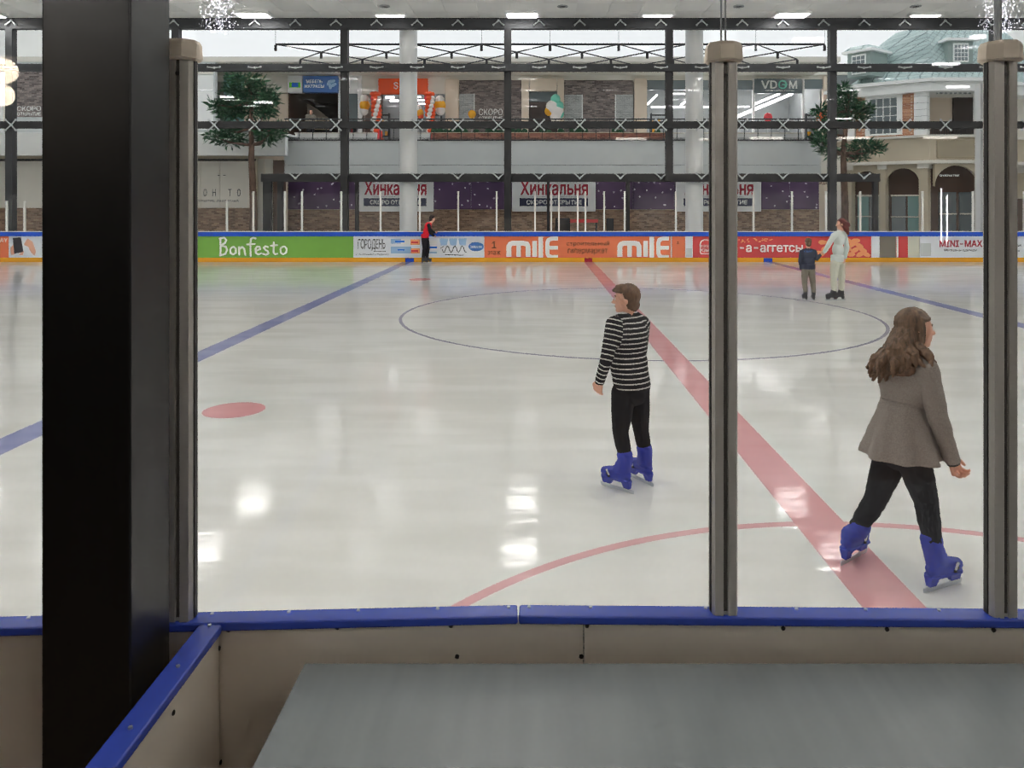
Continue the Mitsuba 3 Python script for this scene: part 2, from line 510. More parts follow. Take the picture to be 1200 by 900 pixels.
def screw(parent, c, axis, m, r=.0045):
    s = trimesh.creation.cylinder(r, .004, sections=10)
    s.apply_transform(trimesh.geometry.align_vectors([0, 0, 1], axis))
    s.apply_translation(c)
    part(parent, 'screw', s, m)


for px, py in ((252, 715), (340, 715), (421, 713), (513, 713), (596, 712), (620, 711), (692, 711), (826, 711), (932, 712), (1013, 713), (1099, 714), (40, 719)):
    d = FOC * (EYE - BT) / (py - CY)
    screw(nb, [PX(px, d), min(d, face_y(PX(px, d)) + .035), BT + .001], [0, 0, 1], 'm_screw')
for px, py in ((274, 738), (398, 735), (529, 733), (688, 733), (916, 736), (1036, 737), (1159, 738), (536, 769), (681, 769)):
    x = PX(px, 1.945)
    screw(nb, [x, face_y(x) - .001, PZ(py, face_y(x))], [0, 1, 0], 'm_screw_dark', .0055)

dv = thing('dasher_board', 'short cream divider board with blue cap rail beside the black column', 'rink boards')
xr = -0.772
part(dv, 'cap_rail', cap_seg([xr, 0.6, BT - .001], [xr, face_y(xr) - .012, BT - .001]), 'm_blue_cap', 40)
part(dv, 'panel', box(xr - .05, xr - .008, 0.62, face_y(xr) - .014, .35, BT - .024), 'm_cream')
for py, px in ((733, 245), (781, 203), (853, 147)):
    d = FOC * (EYE - BT) / (py - CY)
    screw(dv, [xr - .028, d, BT + .0005], [0, 0, 1], 'm_screw')
for d, z in ((1.90, BT - .06), (1.66, BT - .06), (1.44, BT - .06), (1.91, .78)):
    screw(dv, [xr - .0075, d, z], [1, 0, 0], 'm_screw_dark', .0055)

# black steel column standing behind the divider
col = thing('steel_column', 'large black square steel column behind the blue-capped divider', 'column')
cx0, cx1, cd0, cd1 = PX(48, 1.68), PX(153, 1.68), 1.68, 1.862
part(col, 'shaft', bbox(cx0, cx1, cd0, cd1, .35, 3.3, .006), 'm_column_black', 40)
part(col, 'base_plate', box(cx0 - .03, cx1 + .008, cd0 - .05, cd1 + .02, .35, .37), 'm_column_black')

# shield on the near boards: three posts, glass between them
sh = thing('safety_shield', 'near shield of grey aluminium posts and clear glass standing on the blue cap rail', 'glass shield')


def near_post(px, wpx, extra):
    x = PX(px, 1.965)
    y = face_y(x) + .026
    w = wpx * 1.965 / FOC / 2
    out = Polygon([(x - w, y - .012), (x - w * .82, y - .024), (x - .006, y - .027), (x - .006, y - .020), (x + .006, y - .020), (x + .006, y - .027), (x + w * .82, y - .024), (x + w, y - .012),
                   (x + w, y + .016), (x + w * .8, y + .024), (x - w * .8, y + .024), (x - w, y + .016)]).buffer(.003).buffer(-.003)
    zt = 2.535
    k = part(sh, 'post', extr_z(out, BT + .0005, zt), 'm_alu', 40)
    part(k, 'slot', box(x - .0045, x + .0045, y - .0215, y - .0195, BT + .01, zt - .01), 'm_alu_dark')
    part(k, 'end_cap', tm(Manifold.batch_hull([Manifold.cylinder(.004, w * s * 1.06, w * s * 1.06, 8).rotate((0, 0, 22.5)).translate((x, y, zt + z)) for s, z in ((1.24, -.021), (1.40, -.016), (1.34, .016), (1.20, .025))])), 'm_cap')
    s = trimesh.creation.cylinder(.005, .006, sections=10)
    s.apply_transform(trimesh.geometry.align_vectors([0, 0, 1], [0, 1, 0]))
    s.apply_translation([x, y - .024, zt - .055])
    part(k, 'screw', s, 'm_screw_dark')
    part(k, 'gasket', box(x + w, x + w + .003, y - .008, y + .008, BT + .002, zt - .02) if px < 400 else box(x - w - .003, x - w, y - .008, y + .008, BT + .002, zt - .02), 'm_black')
    for dx, r in extra:
        part(k, 'suspension_rod', tube([x + dx, y + .004, zt + .026], [x + dx, y + .004, 3.3], r, 8), 'm_fascia_dark', 40)
    return x, y, w


posts = [near_post(220, 30, ()), near_post(847.5, 30, ((-.005, .0025), (.006, .0025))), near_post(1168.5, 32, ((-.004, .009),))]
gl = [(-4.3, face_y(-4.3) + .026, 0)] + posts + [(2.4, face_y(2.4) + .026, 0), (3.6, face_y(3.6) + .026, 0)]
for a, b in zip(gl[:-1], gl[1:]):
    x0, y0, x1, y1 = a[0] + a[2] + .001, a[1], b[0] - b[2] - .001, b[1]
    v = np.array([[x0, y0, BT + .001], [x1, y1, BT + .001], [x1, y1, 3.29], [x0, y0, 3.29]])
    part(sh, 'glass_pane', trimesh.Trimesh(v, [[0, 1, 2], [0, 2, 3]], process=False), 'm_pane')

# grey table in front of the boards
tb = thing('table', 'long grey laminate table standing against the cream boards', 'table')
td, tz = 1.895, PZ(777, 1.895)
tx0 = PX(357, td)
part(tb, 'table_top', bbox(tx0, 1.9, .75, td, tz - .028, tz, .003), 'm_table', 40)
for x in (tx0 + .15, 1.75):
    for y in (.85, 1.7):
        part(tb, 'leg', box(x - .025, x + .025, y - .025, y + .025, .35, tz - .028), 'm_steel_black')


# ================================================================ FAR BOARDS
Z_CAP, Z_KICK = .945, .155
fb = thing('dasher_board', 'long far rink boards with a blue cap rail and a yellow kick strip', 'rink boards')
part(fb, 'cap_rail', box(-22, 22, YB - .05, YB + .16, Z_CAP, BT - .03), 'm_blue_far')
part(fb, 'top_edge', box(-22, 22, YB - .02, YB + .16, BT - .03, BT), 'm_white')
part(fb, 'panel', box(-22, 22, YB + .03, YB + .12, .0, Z_CAP), 'm_white')
kick = part(fb, 'kick_strip', box(-22, 22, YB, YB + .03, .0, Z_KICK), 'm_yellow')
for px0, px1, m, l in ((475, 485, 'm_blue_far', 'blue mark by the left blue line'), (685, 694, 'm_crimson', 'dark red mark by the red line'), (895, 905, 'm_blue_far', 'blue mark by the right blue line')):
    part(kick, 'line_mark', box(PX(px0, YB), PX(px1, YB), YB - .006, YB - .0005, .003, Z_KICK - .01), m, label=l)


def banner(px0, px1, m, label, py0=277.3, py1=303):
    t = thing('advertising_banner', label, 'banner')
    part(t, 'sheet', box(PX(px0, YB) + .004, PX(px1, YB) - .004, YB + .005, YB + .029, Z_KICK + .002, Z_CAP - .002), m)
    return t


YT = YB + .005
b = banner(-70, 10, 'm_orange_ad', 'orange banner at the far left end of the boards, cut by the picture edge')
part(b, 'lettering', text('PLAY', -8, 9, 279, 284, YT), 'm_letter_white')
b = banner(10, 62, 'm_white_ad', 'pale banner showing a phone and two hands, left of the black column')
ph = Polygon([(14, 276), (24.5, 275), (28, 295), (17, 297.5)])
part(b, 'phone_print', extr_y(ppoly([(15, 279), (24.5, 278), (27.5, 295), (17, 297.5)], YT), YT - .006, YT + .001), 'm_text_dark')
part(b, 'hand_print', cat([extr_y(ppoly(q, YT), YT - .004, YT + .001) for q in ([(12, 291), (16, 286), (17, 298), (13, 299)], [(27.8, 287), (32, 279.5), (38, 283), (42, 294), (41, 299.5), (37, 297), (33, 289)], [(25, 295), (28, 294), (27, 299), (22, 299)])]), 'm_skin')
b = banner(62, 414, 'm_green_ad', 'long green banner with a white hand-drawn word')
L = [[(258.5, 279), (258.5, 299)], [(257.5, 279.5), (263, 278.5), (265.5, 281.5), (263.5, 285), (259, 287.5), (264.5, 289), (266.3, 293), (264, 297.5), (258, 299.3)],
     [(272.5, 289.5), (270, 292), (270.2, 296.5), (273.5, 298.3), (276.5, 296), (276.5, 291.5), (274, 289.3), (272, 289.8)],
     [(280, 289.5), (280.5, 298.3)], [(280.5, 292), (284, 289.3), (286.2, 291.5), (287.5, 298.5)],
     [(299.5, 279.5), (296.5, 278.3), (294, 280.5), (293.5, 287), (293.8, 300)], [(289.8, 286.5), (298.5, 285.8)],
     [(300, 294), (305, 292), (304.3, 289.3), (301.5, 288.8), (299.5, 292), (300, 296.5), (303, 298.3), (306.2, 296.7)],
     [(314, 289.5), (311, 288.5), (309.3, 290.3), (311, 292.8), (314, 294.5), (314.5, 297.2), (312, 298.6), (308.5, 297.5)],
     [(321, 284), (320.6, 296), (323, 298.2), (325, 297.2)], [(317.3, 288), (325, 287.3)],
     [(331.5, 289), (328.8, 291.3), (329, 296), (332, 298), (335.5, 296), (336, 291.5), (333.5, 288.8), (331, 289.3)]]
part(b, 'lettering', strokes(L, 2.1, YT), 'm_letter_white')
b = banner(414, 456, 'm_white_ad', 'white banner with a tall thin dark word beside the green banner')
part(b, 'lettering', text('ГОРОДЕНЬ', 419.5, 451.5, 280, 294, YT), 'm_text_dark')
part(b, 'underline', box(PX(438, YT), PX(452, YT), YT - .004, YT + .001, PZ(294.8, YT), PZ(294.2, YT)), 'm_text_dark')
part(b, 'small_lettering', text('с любовью к сладкому', 417, 456, 297, 299.5, YT, .006), 'm_text_dark')
b = banner(456, 513, 'm_white_ad', 'pale banner with small blue and red product pictures behind the person in the red vest')
for q, m in (((458, 470, 280, 285.5), 'm_blue_ad'), ((470, 480, 280, 286), 'm_white'), ((458, 482, 289, 297), 'm_blue_ad'), ((481, 492, 280.5, 287), 'm_peach'), ((481, 492, 291, 297), 'm_peach'), ((503, 512, 282, 287), 'm_white'), ((503, 512, 289, 291), 'm_bluelogo'), ((503, 512, 295, 297), 'm_blue_ad'), ((463, 474, 282, 284), 'm_bluelogo'), ((466, 474, 292, 293.5), 'm_bluelogo'), ((482, 490, 282.8, 285.2), 'm_red_ad'), ((482, 490, 293, 295.5), 'm_red_ad')):
    part(b, 'picture_print', box(PX(q[0], YT), PX(q[1], YT), YT - .004 - .001 * (m in ('m_bluelogo', 'm_red_ad')), YT + .001, PZ(q[3], YT), PZ(q[2], YT)), m)
b = banner(513, 567.5, 'm_white_ad', 'pale blue banner with a row of small blue pictures and a dark oval emblem')
for x in (515, 526, 537):
    part(b, 'picture_print', extr_y(ppoly([(x, 279.5), (x + 10, 279.5), (x + 8.6, 287.5), (x + 1.6, 287.5)], YT), YT - .004, YT + .001), 'm_blue_ad')
part(b, 'script_print', strokes([[(518 + k * 1.5, 292 + 4 * math.sin(k * 1.1)) for k in range(20)], [(522, 298.5), (543, 299)], [(516, 291), (520, 288.6)]], .8, YT, .004), 'm_steel_dark')
part(b, 'emblem', extr_y(affinity.scale(Point(PX(558, YT), PZ(289, YT)).buffer(1), .28, .165), YT - .006, YT + .001), 'm_blue_sign')
part(b, 'lettering', text('Беловежские', 551, 565, 287, 290.8, YT - .006, .006), 'm_letter_white')


def mile(parent, x0, x1):
    s = (x1 - x0) / 60.0
    g = [LineString([(x0 + a * s, y) for a, y in l]) for l in ([(3.3, 301), (3.3, 288), (5.5, 284.8), (9, 284.3), (13, 284.3), (16, 285.5), (17.3, 288), (17.3, 301)], [(13, 285), (13, 285)])]
    polys = []
    arch = LineString([(3.3, 301), (3.3, 288.5), (5, 286), (8, 285), (20, 285), (24, 286), (25.5, 289), (25.5, 301)]).buffer(2.9, cap_style=2, join_style=1)
    polys += [arch, LineString([(14.5, 286), (14.5, 301)]).buffer(2.6, cap_style=2), LineString([(33, 282.3), (33, 301)]).buffer(2.7, cap_style=2),
              LineString([(40, 277.5), (40, 303)]).buffer(2.7, cap_style=2),
              LineString([(60, 279.5), (52.5, 279.5), (49.2, 281), (47.7, 284), (47.7, 297), (49.2, 300), (52.5, 301.3), (60, 301.3)]).buffer(2.4, cap_style=2, join_style=1),
              LineString([(48, 290.3), (60, 290.3)]).buffer(2.2, cap_style=2)]
    u = unary_union(polys)
    u = affinity.affine_transform(u, [s, 0, 0, 1, x0, 0])
    u = affinity.affine_transform(u, [YT / FOC, 0, 0, -YT / FOC, -CX * YT / FOC, EYE + CY * YT / FOC])
    u = u.intersection(Polygon([(-99, Z_KICK + .004), (99, Z_KICK + .004), (99, Z_CAP - .004), (-99, Z_CAP - .004)]))
    part(parent, 'lettering', extr_y(u, YT - .012, YT + .001), 'm_letter_white')


b = banner(567.5, 786, 'm_orange_ad', 'long orange banner with the same large white word twice and dark print between')
mile(b, 593, 654)
mile(b, 723, 784)
part(b, 'lettering', text('1', 576.5, 581.5, 283, 291, YT, bold=True), 'm_text_brown')
part(b, 'lettering', text('этаж', 571.5, 586.5, 294, 298.5, YT), 'm_text_brown')
part(b, 'lettering', text('строительный', 664, 714, 282.5, 289, YT), 'm_text_brown')
part(b, 'lettering', text('гипермаркет', 665.5, 712, 291.5, 298.5, YT), 'm_text_brown')
b = banner(787.5, 803, 'm_orange_ad', 'narrow orange gate panel in the far boards between the orange and the red banners')
part(b, 'lettering', text('1', 793, 796, 283, 286, YT, .006), 'm_text_brown')
b = banner(803, 812, 'm_white_ad', 'narrow white strip between the gate panel and the red banner')
part(b, 'grey_print', box(PX(804, YT), PX(811, YT), YT - .004, YT + .001, PZ(301, YT), PZ(291, YT)), 'm_fascia')
b = banner(812, 1021, 'm_red_ad', 'long red banner with a cream word and peach coloured nuggets')
bun = [LineString([(820.5, 286.5), (821.5, 283), (825, 281), (829, 281), (832.5, 283), (833.5, 286.5)]).buffer(.55), LineString([(820.5, 295), (821.5, 297.5), (832.5, 297.5), (833.5, 295)]).buffer(.55), LineString([(820.3, 286.5), (820.3, 295)]).buffer(.45)]
u = affinity.affine_transform(unary_union(bun), [YT / FOC, 0, 0, -YT / FOC, -CX * YT / FOC, EYE + CY * YT / FOC])
lg = part(b, 'emblem', extr_y(u, YT - .008, YT + .001), 'm_letter_white')
part(b, 'lettering', text('BURGER', 821.5, 833, 286.8, 290.3, YT), 'm_letter_white')
part(b, 'lettering', text('KING', 821.5, 833, 291.2, 295.4, YT, bold=True), 'm_letter_white')
part(b, 'lettering', text('а-а-а-аггетсы', 841, 941, 287, 295.5, YT, bold=True), 'm_letter_white')
for k in range(26):
    x, y = rng.uniform(856, 905), rng.uniform(279.5, 284)
    part(b, 'crumb_print', extr_y(affinity.scale(Point(PX(x, YT), PZ(y, YT)).buffer(1, quad_segs=2), rng.uniform(.02, .05), .025), YT - .003, YT + .001), 'm_peach')
for k, (x, y) in enumerate([(994, 282), (1003, 282), (998, 287), (1007, 288), (993, 292), (1002, 293), (1011, 293), (997, 298), (1008, 298), (1015, 298), (964, 284), (967, 291), (961, 297)]):
    part(b, 'nugget_print', extr_y(affinity.rotate(affinity.scale(Point(PX(x, YT), PZ(y, YT)).buffer(1, quad_segs=5), .16, .085), 25 * (k % 3 - 1)), YT - .006 - .0008 * k, YT + .001), 'm_peach')
b = banner(1021, 1031, 'm_white_ad', 'narrow white gate post strip right of the red banner')
b = banner(1031, 1050, 'm_grey_cloth', 'grey gate panel in the far boards beside the red gate panels')
b = banner(1050, 1064, 'm_red_ad', 'narrow red gate panel with a white latch post')
part(b, 'latch_post', box(PX(1050.5, YT), PX(1052.5, YT), YT - .02, YT + .001, Z_KICK + .01, Z_CAP - .01), 'm_white')
b = banner(1064, 1078, 'm_pale_cloth', 'pinkish pale gate panel left of the white banner')
b = banner(1078, 1184, 'm_white_ad', 'white banner with a crimson word right of the gate')
part(b, 'lettering', text('MINI-MAX', 1101, 1151, 281.5, 289.5, YT, bold=True), 'm_crimson')
part(b, 'small_lettering', text('Магазины одежды', 1106, 1144, 291.5, 295, YT, .006, shear=.2), 'm_text_dark')
part(b, 'grey_print', box(PX(1079, YT), PX(1091, YT), YT - .004, YT + .001, PZ(300, YT), PZ(285, YT)), 'm_fascia')
b = banner(1184, 1290, 'm_white_ad', 'white banner with small dark print at the far right end of the boards')
part(b, 'lettering', text('МАГАЗИН', 1185.5, 1197, 286.5, 289, YT, .006), 'm_text_dark')
part(b, 'lettering', text('1 этаж', 1187, 1195, 292.5, 295, YT, .006), 'm_text_dark')

fs = thing('safety_shield', 'far shield of thin white posts and clear glass standing on the advertising boards', 'glass shield')
xs = [-19.5, -16.0] + [PX(p, YB + .08) for p in (29, 98, 168, 266, 297, 334, 354, 400, 446, 492, 537, 582, 627, 646, 655, 677, 686, 708, 732, 792, 837, 883, 928, 968, 1008, 1081, 1140, 1200)]
for i, x in enumerate(xs):
    part(fs, 'post', box(x - .032, x + .032, YB + .05, YB + .11, BT + .0005, PZ(235.5 if i < 7 and i != 6 else 224, YB + .05)), 'm_post_white')
for a, c in zip(xs[:-1], xs[1:]):
    if c - a > .5:
        v = np.array([[a + .034, YB + .08, BT + .001], [c - .034, YB + .08, BT + .001], [c - .034, YB + .08, 2.5], [a + .034, YB + .08, 2.5]])
        part(fs, 'glass_pane', trimesh.Trimesh(v, [[0, 1, 2], [0, 2, 3]], process=False), 'm_pane')

# ================================================================ GLASS FACADE
struct('window_1', box(-26, 26, YF - .15, YF + .15, CEIL_Z - .42, CEIL_Z - .001), 'm_steel_dark', 'dark steel and glass facade between the rink and the mall')
FX = [13, 207, 404, 595, 784, 975, 1165]
allx = [PX(-182, YF)] + [PX(p, YF) for p in FX] + [PX(1356, YF)]
for i, x in enumerate(allx):
    part('window_1', 'mullion', box(x - .138, x + .138, YF - .15, YF + .15, 0 if i not in (5,) else PZ(212, YF), CEIL_Z - .42), 'm_steel_black' if 2 < i < 6 else 'm_steel_dark')
YBEAM = YF - .32
for py, w in ((79.5, 4.2), (146.5, 4.0)):
    part('window_1', 'transom', box(-25, 25, YBEAM - .12, YBEAM + .12, PZ(py + w, YBEAM), PZ(py - w, YBEAM)), 'm_steel_dark' if py < 100 else 'm_steel_black')
low = part('window_1', 'transom', box(PX(307, YF + .3), PX(1030, YF + .3), YF + .17, YF + .45, PZ(213, YF + .2), PZ(203.5, YF + .2)), 'm_steel_black')
for p0, p1 in ((308, 317.5), (325, 330.5), (416, 419.5), (641, 644), (734, 738), (1024, 1029)):
    part('window_1', 'door_post', box(PX(p0, YF + .2), PX(p1, YF + .2), YF + .2, YF + .4, 0, PZ(212, YF + .2)), 'm_steel_black')
# glass panes in three rows, held at their corners by four-armed fittings
step = 47.6
gx = [13 + step * k for k in range(-5, 31)]
zrow = [PZ(206, YF - .2), PZ(146.5, YF - .2), PZ(79.5, YF - .2), CEIL_Z - .42]
for a, c in zip(gx[:-1], gx[1:]):
    for z0, z1 in zip(zrow[:-1], zrow[1:]):
        v = np.array([[PX(a, YF - .2) + .008, YF - .2, z0 + .008], [PX(c, YF - .2) - .008, YF - .2, z0 + .008], [PX(c, YF - .2) - .008, YF - .2, z1 - .008], [PX(a, YF - .2) + .008, YF - .2, z1 - .008]])
        part('window_1', 'glass_pane', trimesh.Trimesh(v, [[0, 1, 2], [0, 2, 3]], process=False), 'm_pane_clear')


def spider(px, py, arms, d):
    c = P(px, py, d)
    ms = [trimesh.creation.icosphere(1, .055)]
    ms[0].apply_translation(c)
    for ax, az in arms:
        e = c + np.array([ax, -.03, az])
        ms.append(tube(c, e, .032, 6, .024))
        s = trimesh.creation.icosphere(1, .045)
        s.apply_translation(e)
        ms.append(s)
    man = Manifold.batch_boolean([Manifold(m3.Mesh(np.asarray(m.vertices, np.float32), np.asarray(m.faces, np.uint32))) for m in ms], m3.OpType.Add)
    part('window_1', 'spider_fitting', tm(man), 'm_spider')


for p in gx:
    if -40 < p < 1240:
        spider(p, 146.5, [(sx * .20, sz * .20) for sx in (-1, 1) for sz in (-1, 1)], YBEAM - .16)
        spider(p, 79.5, [(-.24, .03), (.24, .03)], YBEAM - .16)
        spider(p, 24, [(-.2, -.18), (.2, -.18)], YF - .2)
        if 300 < p < 1040:
            spider(p, 209, [(-.22, .2), (.22, .2)], YF + .1)

# round white columns in the mall beside the facade
for p, w, y, nm in ((475, 10.3, YF - .02, 'orange shop sign'), (818, 10.3, YF - .02, 'middle shield post')):
    x = PX(p, YF)
    t = thing('round_column', f'round white column by the facade {"in front of the orange shop sign" if p < 500 else "just behind the middle grey shield post"}', 'column')
    part(t, 'shaft', tube([x, YF + .75, 0], [x, YF + .75, 11.5], .36, 40), 'm_white', 30)
    part(t, 'base_ring', tube([x, YF + .75, 0], [x, YF + .75, .25], .40, 40), 'm_steel_dark', 30)

# ================================================================ THE MALL BEHIND
struct('wall_mall_left', box(-27, -26.2, YF + .3, 52, 0, 14), 'm_white')
struct('wall_mall_right', box(27.5, 28, YF + .3, 52, 0, 14), 'm_white')
struct('wall_mall_back', box(-27, 28, 51.5, 52, 0, 9.1), 'm_fascia')
# upper level floor slab and its front band
xl, xrr = PX(333, YGAL - .5), PX(962, YGAL - .5)
fz0 = PZ(207, 35.5)
struct('floor_upper', cat([box(xl, xrr, YGAL - .3, 51.4, SLAB - .4, SLAB), box(xrr, 27.4, 41.9, 51.4, SLAB - .4, SLAB)]), 'm_fascia')
struct('trim_1', box(xl, xrr, YGAL - .5, YGAL - .3, PZ(193, 35.5), SLAB), 'm_fascia', 'wide pale grey band of the upper gallery')
struct('trim_2', box(xl, xrr, YGAL - .5, YGAL - .3, fz0, PZ(193.6, 35.5)), 'm_fascia', 'lower strip of the gallery band')
struct('trim_3', box(xl - .05, xrr, YGAL - .55, YGAL - .3, SLAB, SLAB + .06), 'm_steel_dark', 'dark edge on the gallery band')
struct('ceiling_gallery', cat([box(-27, PX(985, 38), 38.0, 52, 9.1, 9.35), box(PX(985, 38), 27.4, 41.9, 52, 9.1, 9.35)]), 'm_offwhite', 'pale soffit above the upper shops')
struct('window_2', trimesh.Trimesh([[-27, 46, 9.36], [27.4, 46, 9.36], [27.4, 46, 16], [-27, 46, 16]], [[0, 1, 2], [0, 2, 3]], process=False), 'm_pane_clear', 'bright clerestory glazing above the upper shops')

# ground floor: brick base, purple panels, white signs
gl0, gl1 = PX(330, YG), PX(960, YG)
zb = PZ(245.5, YG)
struct('wall_shop_base', box(gl0, gl1, YG, YG + .3, 0, zb), 'm_brick_tan', 'brown brick base wall under the purple panels')
struct('wall_shop', box(gl0, gl1, YG + .04, YG + .3, zb, SLAB - .4), 'm_fascia_dark')
edges = [330, 418, 508, 552, 600, 698, 742, 790, 892, 926, 960]
for i, (a, c) in enumerate(zip(edges[:-1], edges[1:])):
    part('wall_shop', 'panel', box(PX(a, YG) + .01, PX(c, YG) - .01, YG, YG + .039, zb + .02, PZ(200, YG)), 'm_purple')
for px0, px1, where in ((418, 508, 'behind the first round column'), (600, 698, 'behind the middle glass doors'), (792, 892, 'behind the middle shield post')):
    t = thing('shop_sign', f'white shop sign with crimson word over a dark strip, {where}', 'sign')
    d = YG - .06
    part(t, 'board', box(PX(px0, d), PX(px1, d), d, YG - .001, PZ(248, d), PZ(205, d)), 'm_white')
    s = (px1 - px0) / 98.0
    part(t, 'lettering', text('Хинкальня', px0 + 10 * s, px1 - 9 * s, 212, 229, d, bold=True), 'm_crimson')
    part(t, 'small_lettering', text('грузинский ресторан', px0 + 20 * s, px1 - 20 * s, 229.6, 231.4, d, .006), 'm_fascia_dark')
    st = part(t, 'strip', box(PX(px0 + 9 * s, d), PX(px1 - 9 * s, d), d - .02, d + .001, PZ(241.5, d), PZ(232.3, d)), 'm_navy')
    part(st, 'lettering', text('СКОРО ОТКРЫТИЕ', px0 + 17 * s, px1 - 16 * s, 234.4, 239.6, d - .02, bold=True), 'm_letter_white')
t = thing('menu_stand', 'dark stand with a red sign strip by the brown base wall', 'stand')
part(t, 'cabinet', bbox(PX(651, 34.6), PX(668, 34.6), 34.6, 35.3, 0, PZ(256, 34.6), .03), 'm_steel_black')
part(t, 'sign_strip', box(PX(666, 34.6), PX(701, 34.6), 34.7, 34.8, PZ(261, 34.6), PZ(257, 34.6)), 'm_red_ad')
part(t, 'leg', box(PX(698, 34.6), PX(700, 34.6), 34.7, 34.8, 0, PZ(261, 34.6)), 'm_steel_dark')
solo('litter_bin', bbox(PX(711, 34.6), PX(719, 34.6), 34.5, 34.85, 0, PZ(256, 34.6), .04), 'm_steel_dark', 'dark grey bin standing by the base wall right of the red sign strip', 'bin')

# left wing: white fascia, frosted shop front, brick base
YL = 34.0
wl, wr = -26.2, PX(334, YL)
struct('wall_left_fascia', box(wl, wr, YL, YL + .4, PZ(182, YL), PZ(155, YL)), 'm_trim_white', 'bright white fascia over the frosted shop front')
struct('wall_left_top', box(wl, wr, YL + .4, 38, PZ(158, YL), PZ(155.5, YL)), 'm_white')
struct('wall_left_base', box(wl, PX(299, 35), 35.0, 35.3, 0, PZ(244, 35)), 'm_brick_tan', 'brown brick base under the frosted shop front')
struct('wall_left_front', box(wl, PX(299, 35), 35.12, 35.3, PZ(244, 35), PZ(186, 35) + .2), 'm_tan')
for a, c in ((-130, -60), (-60, 10), (10, 60), (60, 120), (120, 180), (180, 234), (234, 257), (257, 297)):
    part('wall_left_front', 'panel', box(PX(a, 35) + .012, PX(c, 35) - .012, 35.08, 35.119, PZ(243.5, 35), PZ(189, 35)), 'm_offwhite')
part('wall_left_front', 'header', box(wl, PX(299, 35), 35.06, 35.12, PZ(188.5, 35), PZ(186, 35)), 'm_steel_black')
part('wall_left_front', 'lettering', text('СКОРО', 205, 220, 222, 230, 35.08), 'm_text_dark')
for ch, p in (('О', 238.5), ('Н', 249), ('Т', 267.5), ('О', 278)):
    part('wall_left_front', 'lettering', text(ch, p, p + 4, 221.5, 230, 35.08), 'm_text_dark')
part('wall_left_front', 'lettering', text('ОТКРЫТИЕ 2022 ГОДА', 226, 280, 234, 237, 35.08), 'm_text_dark')
for p in (255.5, 262.5):
    part('wall_left_front', 'handle', box(PX(p - 1.3, 35), PX(p + 1.3, 35), 35.04, 35.08, PZ(205.8, 35), PZ(205, 35)), 'm_steel_dark')
struct('wall_left_side', box(PX(300, 35.6), PX(334, 35.6), 35.6, 36, 0, PZ(183, 35.6)), 'm_beige')
part('wall_left_side', 'panel', box(PX(301, 35.6), PX(309.5, 35.6), 35.57, 35.6, .1, PZ(186, 35.6)), 'm_offwhite')
part('wall_left_side', 'panel', box(PX(310.5, 35.6), PX(320, 35.6), 35.57, 35.6, .1, PZ(186, 35.6)), 'm_offwhite')
part('wall_left_side', 'doorway', box(PX(321, 35.6), PX(335, 35.6), 35.5, 35.6, .1, PZ(188, 35.6)), 'm_brown')
# left wing, upper level
YLU = 38.0
struct('wall_upper_left', box(wl, PX(252, YLU), YLU + .05, YLU + .3, SLAB - .4, 9.1), 'm_fascia')
for a, c, z0, z1, m in ((-90, -10, 152, 84, 'm_offwhite'), (-10, 18, 152, 84, 'm_offwhite'), (18, 50, 137, 84, 'm_brick_grey'), (50, 110, 152, 84, 'm_white'), (110, 170, 152, 84, 'm_white'), (170, 206, 152, 84, 'm_white'), (206, 250, 152, 107, 'm_white'), (206, 250, 105.5, 88, 'm_white'), (206, 250, 87, 80, 'm_offwhite')):
    part('wall_upper_left', 'panel', box(PX(a, YLU) + .015, PX(c, YLU) - .015, YLU, YLU + .049, PZ(z0, YLU), PZ(z1, YLU)), m)
part('wall_upper_left', 'lettering', text('СКОРО', 20, 48, 124.5, 130, YLU, bold=False), 'm_letter_white')
part('wall_upper_left', 'lettering', text('ОТКРЫТИЕ', 20, 48, 131.5, 135.5, YLU), 'm_letter_white')

# upper level shop fronts, left to right
struct('wall_upper', box(PX(252, YU), PX(1290, YU), YU + .05, YU + .25, 8.75, 9.1), 'm_offwhite')
FL = SLAB


def front(name, px0, px1, py0, py1, m, y0=YU, y1=YU + .2, label=None):
    z0 = FL if py1 is None else PZ(py1, YU)
    part('wall_upper', name, box(PX(px0, YU) + .01, PX(px1, YU) - .01, y0, y1, z0, PZ(py0, YU)), m, label=label)


front('window_glass', 262, 286, 88, 150, 'm_teal')
front('panel', 286, 310, 88, 150, 'm_beige')
front('panel', 310, 337, 88, 109, 'm_offwhite')
front('panel', 310, 326, 110, 165, 'm_beige')
front('panel', 326, 337, 110, 165, 'm_beige')
front('panel', 396, 401, 88, 165, 'm_white')
front('window_glass', 401, 419, 110, 150, 'm_glass_dark')
front('panel', 401, 419, 88, 109.5, 'm_white')
front('pilaster', 419, 424, 88, 165, 'm_white')
front('panel', 424, 443, 93, 110, 'm_offwhite')
front('panel', 501, 522, 93, 110, 'm_offwhite')
front('pilaster', 522, 538, 93, 170, 'm_beige', YU - .15)
front('brick_wall', 538, 611, 94, 170, 'm_brick_grey')
front('brick_panel', 538, 556, 110, 150, 'm_brick_light', YU - .03, YU)
front('panel_edge', 555, 556.6, 110, 150, 'm_white', YU - .06, YU)
front('portal', 611, 620, 92.5, 170, 'm_beige', YU - .2)
front('portal', 653, 661, 92.5, 170, 'm_beige', YU - .2)
front('portal', 620.3, 652.7, 92.5, 107, 'm_beige', YU - .2)
front('door_leaf', 620, 653, 107, 119, 'm_glass_dark', YU + .1, YU + .18)
front('brick_wall', 661, 742, 94, 170, 'm_brick_grey')
front('brick_panel', 661, 682, 111, 150, 'm_brick_light', YU - .03, YU)
front('panel_edge', 681.5, 683.2, 111, 150, 'm_white', YU - .06, YU)
